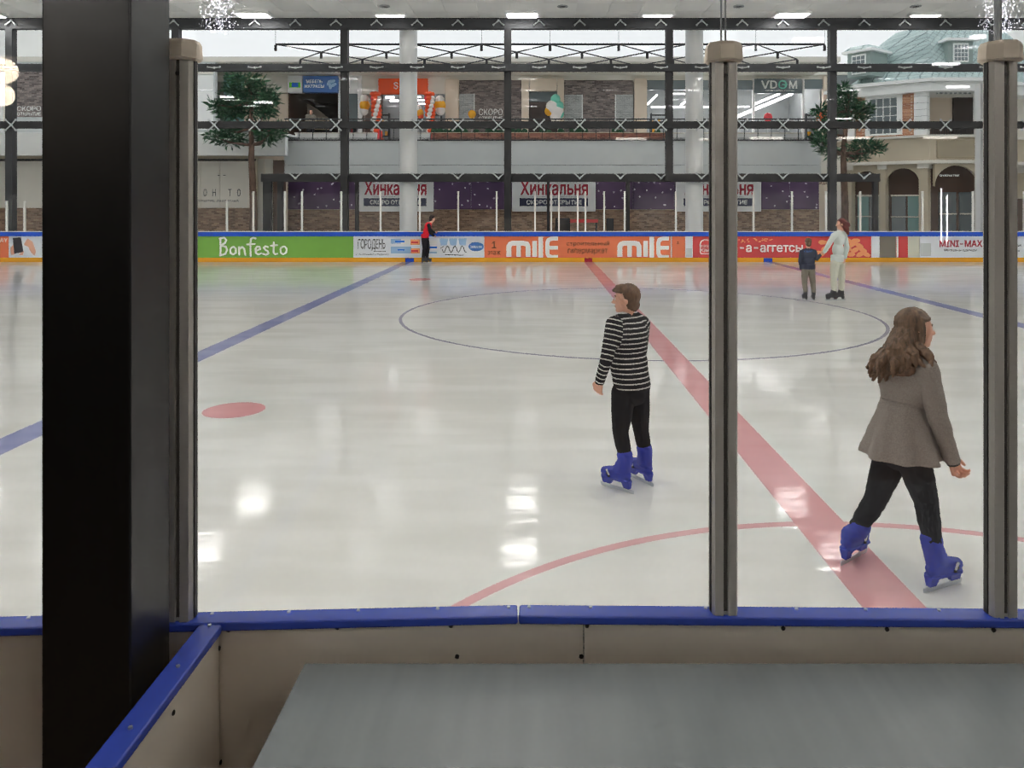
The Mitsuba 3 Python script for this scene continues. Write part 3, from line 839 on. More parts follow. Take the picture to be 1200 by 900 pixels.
front('brick_panel', 722, 742, 111, 150, 'm_brick_light', YU - .03, YU)
front('panel_edge', 720.5, 722.2, 111, 150, 'm_white', YU - .06, YU)
front('pilaster', 743, 758, 92.5, 170, 'm_beige', YU - .15)
front('header', 758, 882, 94, 105, 'm_greyglass')
front('mullion', 882, 884.5, 92, 165, 'm_white', YU - .05)
front('mullion', 940, 942.5, 92, 165, 'm_white', YU - .05)
front('header', 884.5, 940, 93, 109, 'm_greyglass')
front('header', 942.5, 964, 93, 104, 'm_greyglass')
front('pilaster', 964, 973, 90, 165, 'm_beige', YU - .15)
front('panel', 973, 1060, 88, 165, 'm_fascia_dark')
front('panel', 1148, 1290, 84, 190, 'm_offwhite')
front('brick_wall', 1060, 1148, 84, 190, 'm_fascia_dark')
part('wall_upper', 'lettering', text('СКОРО', 561, 589, 127.5, 135, YU), 'm_letter_white')
part('wall_upper', 'lettering', text('ОТКРЫТИЕ', 561, 589, 136.5, 140, YU, bold=True), 'm_letter_white')
# rooms behind the openings
struct('wall_shop_room', box(PX(337, YU), PX(964, YU), 47.5, 47.7, FL, 9.1), 'm_fascia_dark')
for a in (337, 424, 522, 661, 758, 964):
    part('wall_shop_room', 'partition', box(PX(a, YU) - .05, PX(a, YU) + .05, YU + .26, 47.5, FL, 9.1), 'm_brown' if a < 430 else 'm_fascia_dark')
part('wall_shop_room', 'ceiling_board', box(PX(338, YU), PX(395, YU), YU + .3, 47.4, 8.2, 8.3), 'm_brown_dark')
part('wall_shop_room', 'slope_panel', extr_y(ppoly([(338, 112), (352, 116), (372, 128), (386, 139), (386, 152), (338, 152)], 45.5), 45.4, 45.5), 'm_beige')
part('wall_shop_room', 'back_panel', box(PX(337, 47), PX(396, 47), 47.0, 47.1, FL, 8.2), 'm_brown_dark')
part('wall_shop_room', 'back_panel', box(PX(612, 45), PX(661, 45), 45.0, 45.1, FL, 9), 'm_brown_dark')

# signs of the upper shops
t = thing('shop_sign', 'blue shop sign with two rows of white letters and green emblem', 'sign')
d = YU - .25
part(t, 'board', box(PX(355, d), PX(395.5, d), d, YU + .2, PZ(108, d), PZ(89, d)), 'm_blue_sign')
part(t, 'lettering', text('МЕБЕЛЬ', 359, 378, 93.5, 97.3, d, bold=True), 'm_letter_white')
part(t, 'lettering', text('МАТРАСЫ', 357, 379.5, 99, 103, d, bold=True), 'm_letter_white')
part(t, 'butterfly_print', cat([extr_y(affinity.rotate(affinity.scale(Point(PX(x, d), PZ(y, d)).buffer(1, quad_segs=4), .17, .09), a), d - .012, d + .001) for x, y, a in ((385.5, 97, 60), (389.5, 95.5, 20), (387, 101, 100), (391, 99.5, 30))]), 'm_blue_ad')
part(t, 'emblem_board', box(PX(337.5, d), PX(354, d), d + .02, YU + .2, PZ(108.5, d), PZ(88.5, d)), 'm_white')
e = part(t, 'emblem', box(PX(339, d), PX(352, d), d, d + .021, PZ(102.5, d), PZ(96.5, d)), 'm_greenlogo')
part(e, 'blue_block', box(PX(342, d), PX(349.5, d), d - .015, d + .001, PZ(102, d), PZ(97, d)), 'm_bluelogo')
t = thing('shop_sign', 'orange shop sign half hidden by a round white column', 'sign')
part(t, 'board', box(PX(443.5, d), PX(501, d), d, YU + .2, PZ(109.5, d), PZ(92, d)), 'm_orange')
part(t, 'lettering', text('S', 461.5, 466.5, 96, 104.5, d, bold=True), 'm_letter_white')
t = thing('shop_sign', 'dark shop sign with large thin white letters, one of them teal', 'sign')
part(t, 'board', box(PX(885, d), PX(940, d), d + .06, d + .2, PZ(109, d), PZ(92, d)), 'm_glass_dark')
part(t, 'lettering', text('V', 892, 901.5, 94.5, 104, d + .06, .03, bold=True), 'm_letter_white')
part(t, 'lettering', text('D', 902.5, 910.5, 94.5, 104, d + .06, .03, bold=True), 'm_letter_white')
c = Point(PX(917.5, d), PZ(99, d))
part(t, 'lettering', extr_y(c.buffer(.24).difference(c.buffer(.16)).union(LineString([(c.x, c.y), (c.x + .12, c.y), (c.x + .16, c.y - .08)]).buffer(.04)), d + .03, d + .061), 'm_balloon_teal', label='teal round letter')
part(t, 'lettering', text('M', 924.5, 934, 94.5, 104, d + .06, .03, bold=True), 'm_letter_white')
part(t, 'small_lettering', text('мебель и товары для дома', 897, 930, 105.3, 107.3, d + .06, .02), 'm_letter_white')

# shop lights
def strip_light(p, q, L, label, r=.05, group=None):
    key = num('strip_light')
    put(key, tube(p, q, r, 6), 'm_lamp_off', emitter=emit(L))
    tag(key, label, 'strip light', group)


strip_light(P(759, 122, 42.6), P(770, 111, 46), 8, 'slanted light strip beside the beige pilaster in the grey shop', .06)
strip_light(P(798, 123, 42.8), P(812, 113, 46), 8, 'slanted light strip left of the second round column in the grey shop', .06)
strip_light(P(763, 125.5, 43.4), P(878, 125, 43.4), 5, 'long level light strip across the grey shop', .05)
strip_light(P(787, 110, 43), P(812, 110, 43), 5, 'short level light strip high in the grey shop', .05)
strip_light(P(858, 139, 42.8), P(928, 110, 46), 7, 'lower of two rising light strips under the sign with a teal letter', .09)
strip_light(P(884, 122, 42.8), P(913, 110, 46), 7, 'upper of two rising light strips under the sign with a teal letter', .07)
for k, (x, y) in enumerate(((457, 114), (462, 118), (488, 113.5), (492, 117.5), (496, 121.5))):
    strip_light(P(x - 5, y, 46), P(x + 5, y, 46), 8, f'white light strip inside the shop with the orange sign, {ORD[k]} from the left', .07, 'light strips in the orange shop')
for k, px in enumerate((366, 471, 575, 640, 700, 790, 850, 912)):
    key = num('shop_ceiling_light')
    x = PX(px, 44)
    put(key, box(x - .6, x + .6, 43.6, 44.6, 9.04, 9.095), 'm_lamp_off', emitter=emit(SHOP))
    tag(key, f'flat square light on an upper shop ceiling behind the header, {ORD[k]} from the left', 'ceiling light', 'ceiling lights in the upper shops')
for k, px in enumerate(range(25, 985, 118)):
    key = num('gallery_downlight')
    x = PX(px, 39)
    put(key, box(x - .6, x + .6, 39.4, 40.4, 9.05, 9.0995), 'm_lamp_off', emitter=emit(SHOP * .35))
    tag(key, f'flat downlight in the gallery soffit, {ORD[k]} from the left', 'ceiling light', 'downlights in the gallery soffit')
for k, px in enumerate(range(360, 960, 85)):
    key = num('arcade_downlight')
    x = PX(px, YGAL)
    put(key, box(x - .5, x + .5, YGAL + .15, YGAL + .6, SLAB - .45, SLAB - .4005), 'm_lamp_off', emitter=emit(SHOP * .6))
    tag(key, f'flat downlight under the gallery behind its front band, {ORD[k]} from the left', 'ceiling light', 'downlights under the gallery')

# gallery railing and planter
rl = thing('gallery_railing', 'thin dark railing along the edge of the upper gallery', 'railing')
yr = YGAL - .42
zr = SLAB + 1.0
for z, r in ((zr, .03), (SLAB + .12, .015), (SLAB + .62, .015)):
    part(rl, 'rail', tube([xl, yr, z], [xrr, yr, z], r, 6), 'm_steel_dark')
for k, x in enumerate(np.arange(xl + .05, xrr, .62)):
    part(rl, 'baluster', box(x - .014, x + .014, yr - .014, yr + .014, SLAB + .06, zr), 'm_steel_dark')
pl = thing('planter_wall', 'low red brick planter wall along the middle of the gallery edge', 'planter')
yp = YGAL - .28
part(pl, 'brick_body', box(PX(506, yp), PX(781, yp), yp, yp + .5, SLAB + .001, PZ(156, yp)), 'm_brick_red')
part(pl, 'capping', box(PX(505, yp), PX(782, yp), yp - .03, yp + .53, PZ(156, yp), PZ(155, yp)), 'm_tan')
part(pl, 'greenery', cat([trimesh.creation.icosphere(1, .16).apply_translation([x, yp + .25 + rng.uniform(-.1, .1), PZ(155, yp) + rng.uniform(.0, .12)]) for x in np.arange(PX(508, yp), PX(778, yp), .28) if rng.random() < .55]), 'm_leaf_dark', kind='stuff')
for a, c, w in ((346, 440, 'before the blue sign shop'), (486, 504, 'right of the first round column'), (782, 830, 'before the grey shop'), (862, 940, 'below the sign with a teal letter')):
    t = thing('planter_box', f'white planter box behind the gallery railing {w}', 'planter')
    part(t, 'body', box(PX(a, yp), PX(c, yp), yp, yp + .4, SLAB + .001, SLAB + .34), 'm_white')
    part(t, 'rim', box(PX(a, yp) - .03, PX(c, yp) + .03, yp - .03, yp + .43, SLAB + .34, SLAB + .40), 'm_offwhite')

# balloons
def balloon_column(px, label):
    t = thing('balloon_column', label, 'balloons')
    d = YU - 1.4
    for k in range(13):
        for j in range(4):
            a = j * math.pi / 2 + k * .42
            b_ = trimesh.creation.icosphere(2, .135)
            b_.apply_scale([1, 1, .9])
            b_.apply_translation([PX(px, d) + .155 * math.cos(a) + .012 * (12 - k), d + .155 * math.sin(a), SLAB + .28 + k * .215])
            part(t, 'balloon', b_, ('m_balloon_orange', 'm_balloon_white', 'm_balloon_orange', 'm_balloon_red')[j] if k < 12 else 'm_balloon_orange', True)
    part(t, 'base', tube([PX(px, d) + .144, d, SLAB], [PX(px, d) + .144, d, SLAB + .14], .22, 16), 'm_white')


balloon_column(440, 'spiral column of orange and white balloons left of the first round column')
balloon_column(503, 'spiral column of orange and white balloons right of the first round column')
for nm, lst, label in (('a', ((427, 116, .3, 'm_balloon_white'), (427.5, 123, .34, 'm_balloon_yellow'), (427, 130, .26, 'm_balloon_white')), 'bunch of white and yellow balloons left of the orange and white balloon columns'),
                       ('b', ((515.5, 117, .3, 'm_balloon_white'), (516, 123, .36, 'm_balloon_yellow'), (516, 128.5, .33, 'm_balloon_white'), (513, 123.5, .3, 'm_balloon_yellow')), 'bunch of white and yellow balloons beside the beige pilaster'),
                       ('c', ((490, 127, .24, 'm_balloon_white'), (492, 132, .26, 'm_balloon_yellow'), (493, 136, .2, 'm_balloon_orange')), 'small bunch of balloons between the round column and a balloon column'),
                       ('d', ((651, 116, .32, 'm_balloon_teal'), (647, 125, .42, 'm_balloon_white'), (655, 124, .32, 'm_balloon_teal'), (653, 131, .42, 'm_balloon_white'), (643, 130, .28, 'm_balloon_yellow'), (648, 128.5, .26, 'm_balloon_yellow'), (651, 137, .36, 'm_balloon_white'), (656, 133, .28, 'm_balloon_teal')), 'cluster of white, teal and yellow balloons in front of the dark doorway'),
                       ('e', ((900, 137, .28, 'm_balloon_red'),), 'single pink balloon under the rising light strips'),
                       ('f', ((961.5, 137, .3, 'm_balloon_orange'), (958, 149, .22, 'm_balloon_red')), 'orange and red balloons beside the second pine tree'),
                       ('g', ((553, 133.5, .26, 'm_balloon_yellow'),), 'single orange-yellow balloon before the grey brick wall')):
    t = thing('balloon_bunch', label, 'balloons')
    d = YU - .75
    for x, y, r, m in lst:
        s = trimesh.creation.icosphere(3, r * .8)
        s.vertices[:, 2] *= np.where(s.vertices[:, 2] < 0, 1.2, 1.0)
        s.apply_translation(P(x, y, d))
        part(t, 'balloon', s, m, True)
    c0 = P(lst[0][0], lst[0][1], d)
    part(t, 'string', tube([c0[0], d, SLAB], [c0[0], d, c0[2]], .008, 5), 'm_white')
    part(t, 'weight', tube([c0[0], d, SLAB], [c0[0], d, SLAB + .08], .08, 10), 'm_steel_dark')

# display shelves in the shops
for px, w in ((408, 14), (450, 12), (478, 14), (512, 10), (775, 24), (952, 14)):
    d = 43.6
    t = thing('display_shelf', {408: 'dark display shelf behind the dark glazed front right of the blue sign', 450: 'dark display shelf under the left part of the orange shop sign', 478: 'dark display shelf under the orange sign, beside the round column', 512: 'dark display shelf next to the beige pilaster', 775: 'wide dark display shelf in the grey shop by the slanted light strip',
                               952: 'dark display shelf at the right end of the grey shop'}[px], 'shelf')
    x0, x1 = PX(px - w / 2, d), PX(px + w / 2, d)
    for z in (.3, .9, 1.5, 2.1):
        part(t, 'board', box(x0, x1, d, d + .4, SLAB + z, SLAB + z + .04), 'm_steel_dark')
    for x in (x0, x1 - .05):
        part(t, 'upright', box(x, x + .05, d, d + .4, SLAB, SLAB + 2.2), 'm_steel_dark')
    goods = {}
    for z in (.34, .94, 1.54):
        x = x0 + .08
        while x < x1 - .15:
            ww, hh = rng.uniform(.06, .2), rng.uniform(.15, .42)
            goods.setdefault(int(rng.integers(4)), []).append(box(x, min(x + ww, x1 - .06), d + .06, d + .3, SLAB + z, SLAB + z + hh))
            x += ww + .02
    for g, ms in goods.items():
        part(t, 'goods', cat(ms), ('m_white', 'm_red_ad', 'm_fascia_dark', 'm_balloon_yellow')[g], kind='stuff')

# the light lattice under the mall roof: one frame of crossing bars, spotlights hung at its nodes
lt = thing('ceiling_lattice', 'dark steel lattice of crossing bars hung under the mall roof', 'lattice')
LY0, LDY, LZ = 33.0, 1.72, 8.93
bx = [PX(323 + 80.4 * k, LY0) for k in range(9)]
part(lt, 'bar', box(bx[0], bx[-1], LY0 - .035, LY0 + .035, LZ - .035, LZ + .035), 'm_steel_dark')
half = (bx[1] - bx[0]) / 2
nodes = []
for r in range(4):
    y = LY0 + LDY * r
    for k in range(9 if r % 2 == 0 else 8):
        x = bx[0] + half * (2 * k + r % 2)
        nodes.append((r, x, y))
        if r < 3:
            for s in (-1, 1):
                if bx[0] - .01 <= x + s * half <= bx[-1] + .01:
                    part(lt, 'bar', tube([x, y, LZ], [x + s * half, y + LDY, LZ], .028, 6), 'm_steel_dark')
for k in range(0, 9):
    part(lt, 'hanger', tube([bx[k], LY0, LZ], [bx[k], LY0, 13], .008, 5), 'm_steel_dark')
for i, (r, x, y) in enumerate(nodes):
    key = num('spotlight')
    k = sum(1 for n in nodes[:i] if n[0] == r)
    put(key, tube([x, y, LZ - .28], [x, y, LZ - .036], .06, 10), 'm_steel_black', 30)
    tag(key, f'small black spotlight, {ORD[k]} from the left in the {("front", "second", "third", "rearmost")[r]} row under the steel lattice', 'spotlight', 'spotlights under the lattice')

# ================================================================ PINE TREES IN THE MALL
def pine(label, d, trunk, blobs, seed, dens=330):
    r_ = np.random.default_rng(seed)
    t = thing('pine_tree', label, 'tree')
    pts = [P(x, y, d) for x, y in trunk]
    pts[0][2] = 0.0
    part(t, 'trunk', path_tube(pts, np.linspace(.17, .07, len(pts)), 10), 'm_bark', 40)
    part(t, 'pot', loft([[[pts[0][0] + s * math.cos(a), d + s * math.sin(a), z] for a in np.arange(20) * math.pi / 10] for s, z in ((.34, 0), (.46, .62), (.40, .62), (.36, .3))][:3]), 'm_steel_dark', 30)
    leaf = {0: ([], []), 1: ([], [])}
    for (x, y, rx, ry) in blobs:
        c = P(x, y, d)
        c[1] += r_.uniform(-.5, .5)
        rx, ry = rx * d / FOC, ry * d / FOC
        k = min(range(len(pts)), key=lambda i: abs(pts[i][2] - (c[2] - .5 * ry)))
        part(t, 'branch', path_tube([pts[k], (pts[k] * .4 + c * .6) + [0, 0, -.12], c], [.06, .04, .02], 6), 'm_bark', 40)
        n = int(dens * rx * (ry + .25) * 2.0) + 40
        for i in range(n):
            v = r_.normal(size=3)
            v /= np.linalg.norm(v)
            q = c + v * [rx, max(rx * .8, .35), ry] * r_.uniform(.15, 1.15) ** .6
            out = v * [1, 1, .35] + r_.normal(size=3) * .45 + [0, 0, .15]
            out /= np.linalg.norm(out)
            side = np.cross(out, r_.normal(size=3))
            side /= np.linalg.norm(side)
            L, w = r_.uniform(.16, .38), r_.uniform(.02, .048)
            V, F = leaf[int(r_.random() < .5)]
            b0 = len(V)
            V += [q, q + out * L * .45 + side * w, q + out * L, q + out * L * .45 - side * w]
            F += [[b0, b0 + 1, b0 + 2], [b0, b0 + 2, b0 + 3]]
    for k in (0, 1):
        part(t, 'foliage', trimesh.Trimesh(np.array(leaf[k][0]), leaf[k][1], process=False), ('m_leaf', 'm_leaf_dark')[k], kind='stuff')


pine('pine tree with a bare trunk in the mall, left of the glass door frame', 32.5,
     [(296.5, 272), (297, 240), (296, 210), (294.5, 185), (295, 170), (294, 150), (294, 120), (293, 100)],
     [(291, 95, 20, 8), (283, 104, 22, 10), (303, 106, 18, 10), (292, 115, 32, 11), (273, 121, 20, 8), (258, 124, 11, 6), (313, 122, 14, 9), (288, 129, 26, 9), (268, 132, 16, 6), (315, 134, 11, 5), (262, 152, 14, 8), (268, 163, 18, 7), (255, 160, 9, 6), (308, 152, 12, 7), (318, 157, 16, 7), (332, 151, 9, 4), (309, 163, 9, 4)], 3)
pine('pine tree standing in front of the house with the shingled roof', 33.0,
     [(990, 272), (990, 240), (989, 205), (988, 180), (990, 160), (993, 130), (995, 110)],
     [(992, 104, 6, 7), (993, 113, 12, 8), (991, 124, 18, 9), (1002, 131, 17, 8), (984, 135, 14, 7), (1013, 128, 8, 5), (1000, 141, 16, 6), (966, 128, 8, 6), (960, 150, 8, 9), (968, 160, 13, 8), (958, 168, 8, 7), (1010, 172, 18, 6), (1000, 178, 14, 6), (1022, 175, 11, 5), (970, 178, 9, 5), (1012, 184, 9, 4)], 5)

# ================================================================ HOUSE FRONT INSIDE THE MALL
HD = 37.0
hs = thing('mall_house', 'house front inside the mall with a blue-green shingled roof, white pilasters and two dormers', 'house front')
A, B, C, D_ = (PX(986, 39.6), 39.6), (PX(1091, HD), HD), (PX(1152, HD), HD), (PX(1230, 39.8), 39.8)
back = 41.6


def plan(inset, z):
    pts = [(A[0] + inset * .95, A[1] + inset * .75), (B[0] - .05 * inset, B[1] + inset), (C[0] - inset * .25, C[1] + inset), (D_[0] - inset * .9, D_[1] + inset * .6), (D_[0] - inset * .9, back), (A[0] + inset * .95, back)]
    return [(x, min(y, back - .02 * (i < 4)), z) for i, (x, y) in enumerate(pts)]


ze = PZ(92, HD)
def roof_ring(ax, ay, bx_, cx_, by_, dx, z):
    xa, xb, xc = PX(ax, ay), PX(bx_, by_), PX(cx_, by_)
    return np.array([(xa, ay, z), (xb, by_, z), (xc, by_, z), (PX(dx, 40.2), 40.2, z), (PX(dx, back), back, z), (xa + .2, back, z)])


rings = [roof_ring(988, 39.7, 1091, 1153, 36.95, 1226, ze), roof_ring(1002, 39.8, 1092, 1152, 37.25, 1222, ze + .22), roof_ring(1015, 39.9, 1093.5, 1150.5, 37.55, 1216, ze + .60),
         roof_ring(1024, 40.0, 1092, 1147.5, 37.75, 1210, ze + 1.15), roof_ring(1031, 40.1, 1089, 1142, 38.0, 1200, ze + 1.85), roof_ring(1040, 40.3, 1086, 1132, 38.35, 1188, ze + 2.55), roof_ring(1050, 40.5, 1086, 1124, 38.8, 1178, ze + 2.95)]
part(hs, 'roof', loft(rings), 'm_shingle')
# eave gutter and white cornice following the plan
cor = Polygon([(x, y) for x, y, z in plan(-.18, 0)])
cor2 = Polygon([(x, y) for x, y, z in plan(.02, 0)])
part(hs, 'gutter', extr_z(cor, ze - .13, ze + .03), 'm_trim_white')
part(hs, 'cornice', extr_z(cor2, ze - .58, ze - .13), 'm_trim_white')
zf = PZ(158, HD)          # foot of the upper storey
wallp = Polygon([(x, y) for x, y, z in plan(.28, 0)])
ab = np.array([B[0] - A[0], B[1] - A[1]])
abl = np.linalg.norm(ab)
ab /= abl
abn = np.array([ab[1], -ab[0]])   # outward, toward the rink


def on_ab(s0, s1, z0, z1, out0, out1):
    """A block on the slanted left face: s along it from the left corner (in metres), out = how far it stands proud."""
    a = np.array(A) + np.array([.25, .2])
    q = [a + ab * s + abn * o for s, o in ((s0, out0), (s1, out0), (s1, out1), (s0, out1))]
    m = extr_z(Polygon(q), z0, z1)
    return m


W_ = abl - .45
part(hs, 'brick_wall', on_ab(.55, W_ - .45, zf, ze - .58, -.5, -.02), 'm_brick_house')
part(hs, 'pilaster', on_ab(0, .5, zf, ze - .5, -.5, .10), 'm_trim_white')
pil = part(hs, 'pilaster', on_ab(W_ - .42, W_ + .16, zf, ze - .5, -.5, .12), 'm_trim_white')
for k in range(7):
    z = zf + .3 + k * .32
    part(pil, 'groove', on_ab(W_ - .425, W_ + .165, z, z + .018, -.4, .122), 'm_fascia_dark')
s0, s1 = 1.0, 2.75
z0, z1 = PZ(158, 38.2), PZ(111, 38.2)
win = part(hs, 'window', on_ab(s0, s1, z0, z1, -.3, .03), 'm_trim_white')
nw, nh = 4, 4
gw, gh = (s1 - s0 - .45) / nw, (z1 - z0 - .2) / nh
for i in range(nw):
    for j in range(nh):
        a_, c_ = s0 + .22 + i * gw, z0 + .08 + j * gh
        part(win, 'pane', on_ab(a_ + .02, a_ + gw - .02, c_ + .02, c_ + gh - .02, .0, .034), 'm_glass_dark')
part(hs, 'window_hood', on_ab(s0 - .18, s1 + .18, z1, z1 + .16, -.3, .26), 'm_trim_white')
# the open porch on the front face
pz0, pz1 = PZ(168, HD), PZ(101, HD)
part(hs, 'porch_header', box(PX(1091, HD), PX(1150, HD), HD + .3, HD + .6, PZ(101, HD), ze - .5), 'm_fascia')
part(hs, 'porch_back', box(PX(1080, HD + 2), PX(1160, HD + 2), HD + 2.6, HD + 2.7, pz0 - .2, ze - .5), 'm_brown')
pb = part(hs, 'porch_window', box(PX(1096, HD + 2), PX(1122, HD + 2), HD + 2.5, HD + 2.59, PZ(150, HD + 2), PZ(112, HD + 2)), 'm_beige')
part(hs, 'porch_door', box(PX(1122, HD + 2), PX(1146, HD + 2), HD + 2.4, HD + 2.59, pz0, PZ(110, HD + 2)), 'm_brown_dark')
part(hs, 'porch_frieze', box(PX(1098, HD + .6), PX(1148, HD + .6), HD + .62, HD + .66, PZ(110, HD + .6), PZ(104, HD + .6)), 'm_greyglass')
for k in range(9):
    x = PX(1100 + 5.6 * k, HD + .6)
    part(hs, 'frieze_bar', box(x - .03, x + .03, HD + .57, HD + .62, PZ(110, HD + .6), PZ(104, HD + .6)), 'm_trim_white')
part(hs, 'pilaster', box(PX(1148.5, HD), PX(1156, HD), HD + .1, HD + .6, zf, ze - .5), 'm_trim_white')
rlg = part(hs, 'railing', box(PX(1097, HD), PX(1148, HD), HD + .42, HD + .46, PZ(143, HD), PZ(141.5, HD)), 'm_steel_black')
for k in range(18):
    x = PX(1098 + 2.85 * k, HD)
    part(rlg, 'bar', box(x - .014, x + .014, HD + .425, HD + .455, PZ(167, HD), PZ(141.6, HD)), 'm_steel_black')
for y in (150, 158.5):
    part(rlg, 'rail', box(PX(1097, HD), PX(1148, HD), HD + .43, HD + .45, PZ(y + .5, HD), PZ(y - .3, HD)), 'm_steel_black')
# dormers
def dormer(cx, dy, w, zb_, zt, turn, nx):
    R = trimesh.transformations.rotation_matrix(turn, [0, 0, 1], [cx, dy, 0])
    def b_(x0, x1, y0, y1, z0, z1): return box(cx + x0, cx + x1, dy + y0, dy + y1, z0, z1).apply_transform(R)
    k = part(hs, 'dormer', b_(-w, w, 0, 1.6, zb_, zt), 'm_dormer')
    part(k, 'cornice', b_(-w - .2, w + .2, -.22, 1.7, zt, zt + .12), 'm_trim_white')
    rf = loft([np.array([[cx + sx * (w + .15 - i), dy + (-.17 + i * .8 if sy < 0 else 1.7), z] for sx, sy in ((-1, -1), (1, -1), (1, 1), (-1, 1))]) for i, z in ((0, zt + .12), (.28, zt + .34))])
    part(k, 'dormer_roof', rf.apply_transform(R), 'm_shingle')
    part(k, 'window_frame', b_(-w * .62, w * .62, -.04, .02, zb_ + .12, zt - .1), 'm_trim_white')
    gw_, gh_ = (w * 1.1) / nx, (zt - zb_ - .34) / 4
    for i in range(nx):
        for j in range(4):
            x, z = -w * .55 + i * gw_, zb_ + .17 + j * gh_
            part(k, 'pane', b_(x + .02, x + gw_ - .02, -.05, .0, z + .02, z + gh_ - .02), 'm_greyglass')


dormer(PX(1125, HD + .5), HD + .45, .60, PZ(75.5, HD + .4), PZ(48, HD + .4), 0.0, 4)
dormer(PX(1008, 38.7), 38.85, .62, PZ(89, 38.7), PZ(61, 38.7), math.atan2(B[1] - A[1], B[0] - A[0]) - .25, 3)
# beige band and ground floor arcade of the house
zg = PZ(190, HD)
band = Polygon([(x, y) for x, y, z in plan(.12, 0)])
part(hs, 'band', extr_z(band, zg, zf), 'm_tan')
part(hs, 'band_ledge', extr_z(Polygon([(x, y) for x, y, z in plan(.0, 0)]), zf - .1, zf + .02), 'm_offwhite')
part(hs, 'band_ledge', extr_z(Polygon([(x, y) for x, y, z in plan(.0, 0)]), zg - .05, zg + .1), 'm_offwhite')
for a_, c_ in ((.5, 1.75), (1.95, W_ - .35)):
    part(hs, 'band_panel', on_ab(a_, c_, zg + .2, zf - .2, -.3, .14), 'm_tan_dark')
part(hs, 'band_panel', box(PX(1099, HD), PX(1150, HD), HD + .06, HD + .2, zg + .2, zf - .25), 'm_tan_dark')
for a_, c_ in ((0, .38), (1.7, 2.0), (W_ - .2, W_ + .2)):
    p_ = part(hs, 'pillar', on_ab(a_, c_, 0, zg - .05, -.5, .12), 'm_tan')
    part(p_, 'capital', on_ab(a_ - .06, c_ + .06, zg - .28, zg - .05, -.5, .2), 'm_offwhite')
    part(p_, 'foot', on_ab(a_ - .05, c_ + .05, 0, .3, -.5, .18), 'm_offwhite')
part(hs, 'pillar', box(PX(1150, HD), PX(1158, HD), HD + .08, HD + .6, 0, zg - .05), 'm_tan')
part(hs, 'shop_wall', on_ab(.0, W_ + .1, 0, zg, -1.0, -.7), 'm_brown')
part(hs, 'shop_wall', box(PX(1092, HD), PX(1170, HD), HD + 1.2, HD + 1.4, 0, zg), 'm_brown')


def arch(a, c, zs, zt, on, y=None):
    """A spandrel with a round arch between two pillars."""
    mid, r = (a + c) / 2, (c - a) / 2
    pts = [(a, zt), (a, zs)] + [(mid - r * math.cos(t), zs + min(r, zt - zs - .1) * math.sin(t)) for t in np.linspace(0, math.pi, 17)] + [(c, zs), (c, zt)]
    poly = Polygon(pts)
    m = extr_y(poly, 0, .2)
    if on:
        o = np.array(A) + np.array([.25, .2])
        v = m.vertices.copy()
        base = o[None] + ab[None] * v[:, :1] + abn[None] * (0.02 - v[:, 1:2])
        m.vertices = np.c_[base, v[:, 2]]
    else:
        m.apply_translation([0, y, 0])
    return m


part(hs, 'arch', arch(.38, 1.7, zg - 1.0, zg - .04, True), 'm_tan')
part(hs, 'arch', arch(2.0, W_ - .2, zg - 1.0, zg - .04, True), 'm_tan')
part(hs, 'arch', arch(PX(1098, HD), PX(1150, HD), zg - 1.15, zg - .04, False, HD + .2), 'm_tan')
for a_, c_, m in ((.45, 1.0, 'm_teal'), (1.05, 1.6, 'm_greyglass'), (2.1, 2.75, 'm_greyglass'), (2.85, W_ - .3, 'm_teal')):
    w_ = part(hs, 'shop_window', on_ab(a_, c_, .25, 2.5, -.75, -.65), m)
    part(w_, 'frame', on_ab(a_ - .04, c_ + .04, 2.5, 2.58, -.75, -.6), 'm_offwhite')
    part(w_, 'frame', on_ab(a_ - .04, c_ + .04, 1.45, 1.5, -.75, -.62), 'm_offwhite')
for a_ in (1102, 1126):
    w_ = part(hs, 'shop_window', box(PX(a_, HD + 1), PX(a_ + 20, HD + 1), HD + 1.12, HD + 1.19, .3, 2.7), 'm_glass_dark')
    part(w_, 'frame', box(PX(a_, HD + 1), PX(a_ + 20, HD + 1), HD + 1.05, HD + 1.12, 1.6, 1.66), 'm_offwhite')
part(hs, 'shop_lettering', text('ОТКРЫТИЕ', 1101, 1124, 204.5, 207, HD + .2, .03, bold=True), 'm_letter_white')
# a white pier and pale walls right of the house
solo('facade_pier', box(PX(1149, YF + .5), PX(1153.5, YF + .5), YF + .5, YF + .9, 0, PZ(98, YF + .5)), 'm_white', 'slim white pier standing just left of the nearest thick grey post', 'pier')
struct('wall_house_right', box(PX(1156, 39.9), 27.4, 40.0, 40.3, 0, PZ(82, 40)), 'm_offwhite', 'pale wall right of the house')
part('wall_house_right', 'band', box(PX(1156, 39.9), 27.4, 39.9, 40.0, PZ(172, 40), PZ(164, 40)), 'm_tan_dark')
part('wall_house_right', 'brick_base', box(PX(1156, 39.9), 27.4, 39.9, 40.0, 0, PZ(233, 40)), 'm_brown')
part('wall_house_right', 'doorway', box(PX(1188, 39.9), PX(1240, 39.9), 39.85, 39.95, PZ(232, 40), PZ(203, 40)), 'm_tan')
# pale shop front between the gallery end and the house
struct('wall_corner_shop', box(PX(955, 39.5), PX(990, 39.5), 39.5, 39.8, 0, SLAB), 'm_offwhite', 'pale corner shop front left of the house')
cw = part('wall_corner_shop', 'shop_window', box(PX(958, 39.4), PX(971, 39.4), 39.42, 39.5, .4, PZ(207, 39.4)), 'm_beige')
part('wall_corner_shop', 'lettering', text('МОДА', 960, 969, 212, 217, 39.42), 'm_text_brown')

# ================================================================ PEOPLE
def nrm(v): return np.asarray(v, float) / np.linalg.norm(v)


def sph(c, r, n=20): return Manifold.sphere(float(r), n).translate(tuple(map(float, c)))


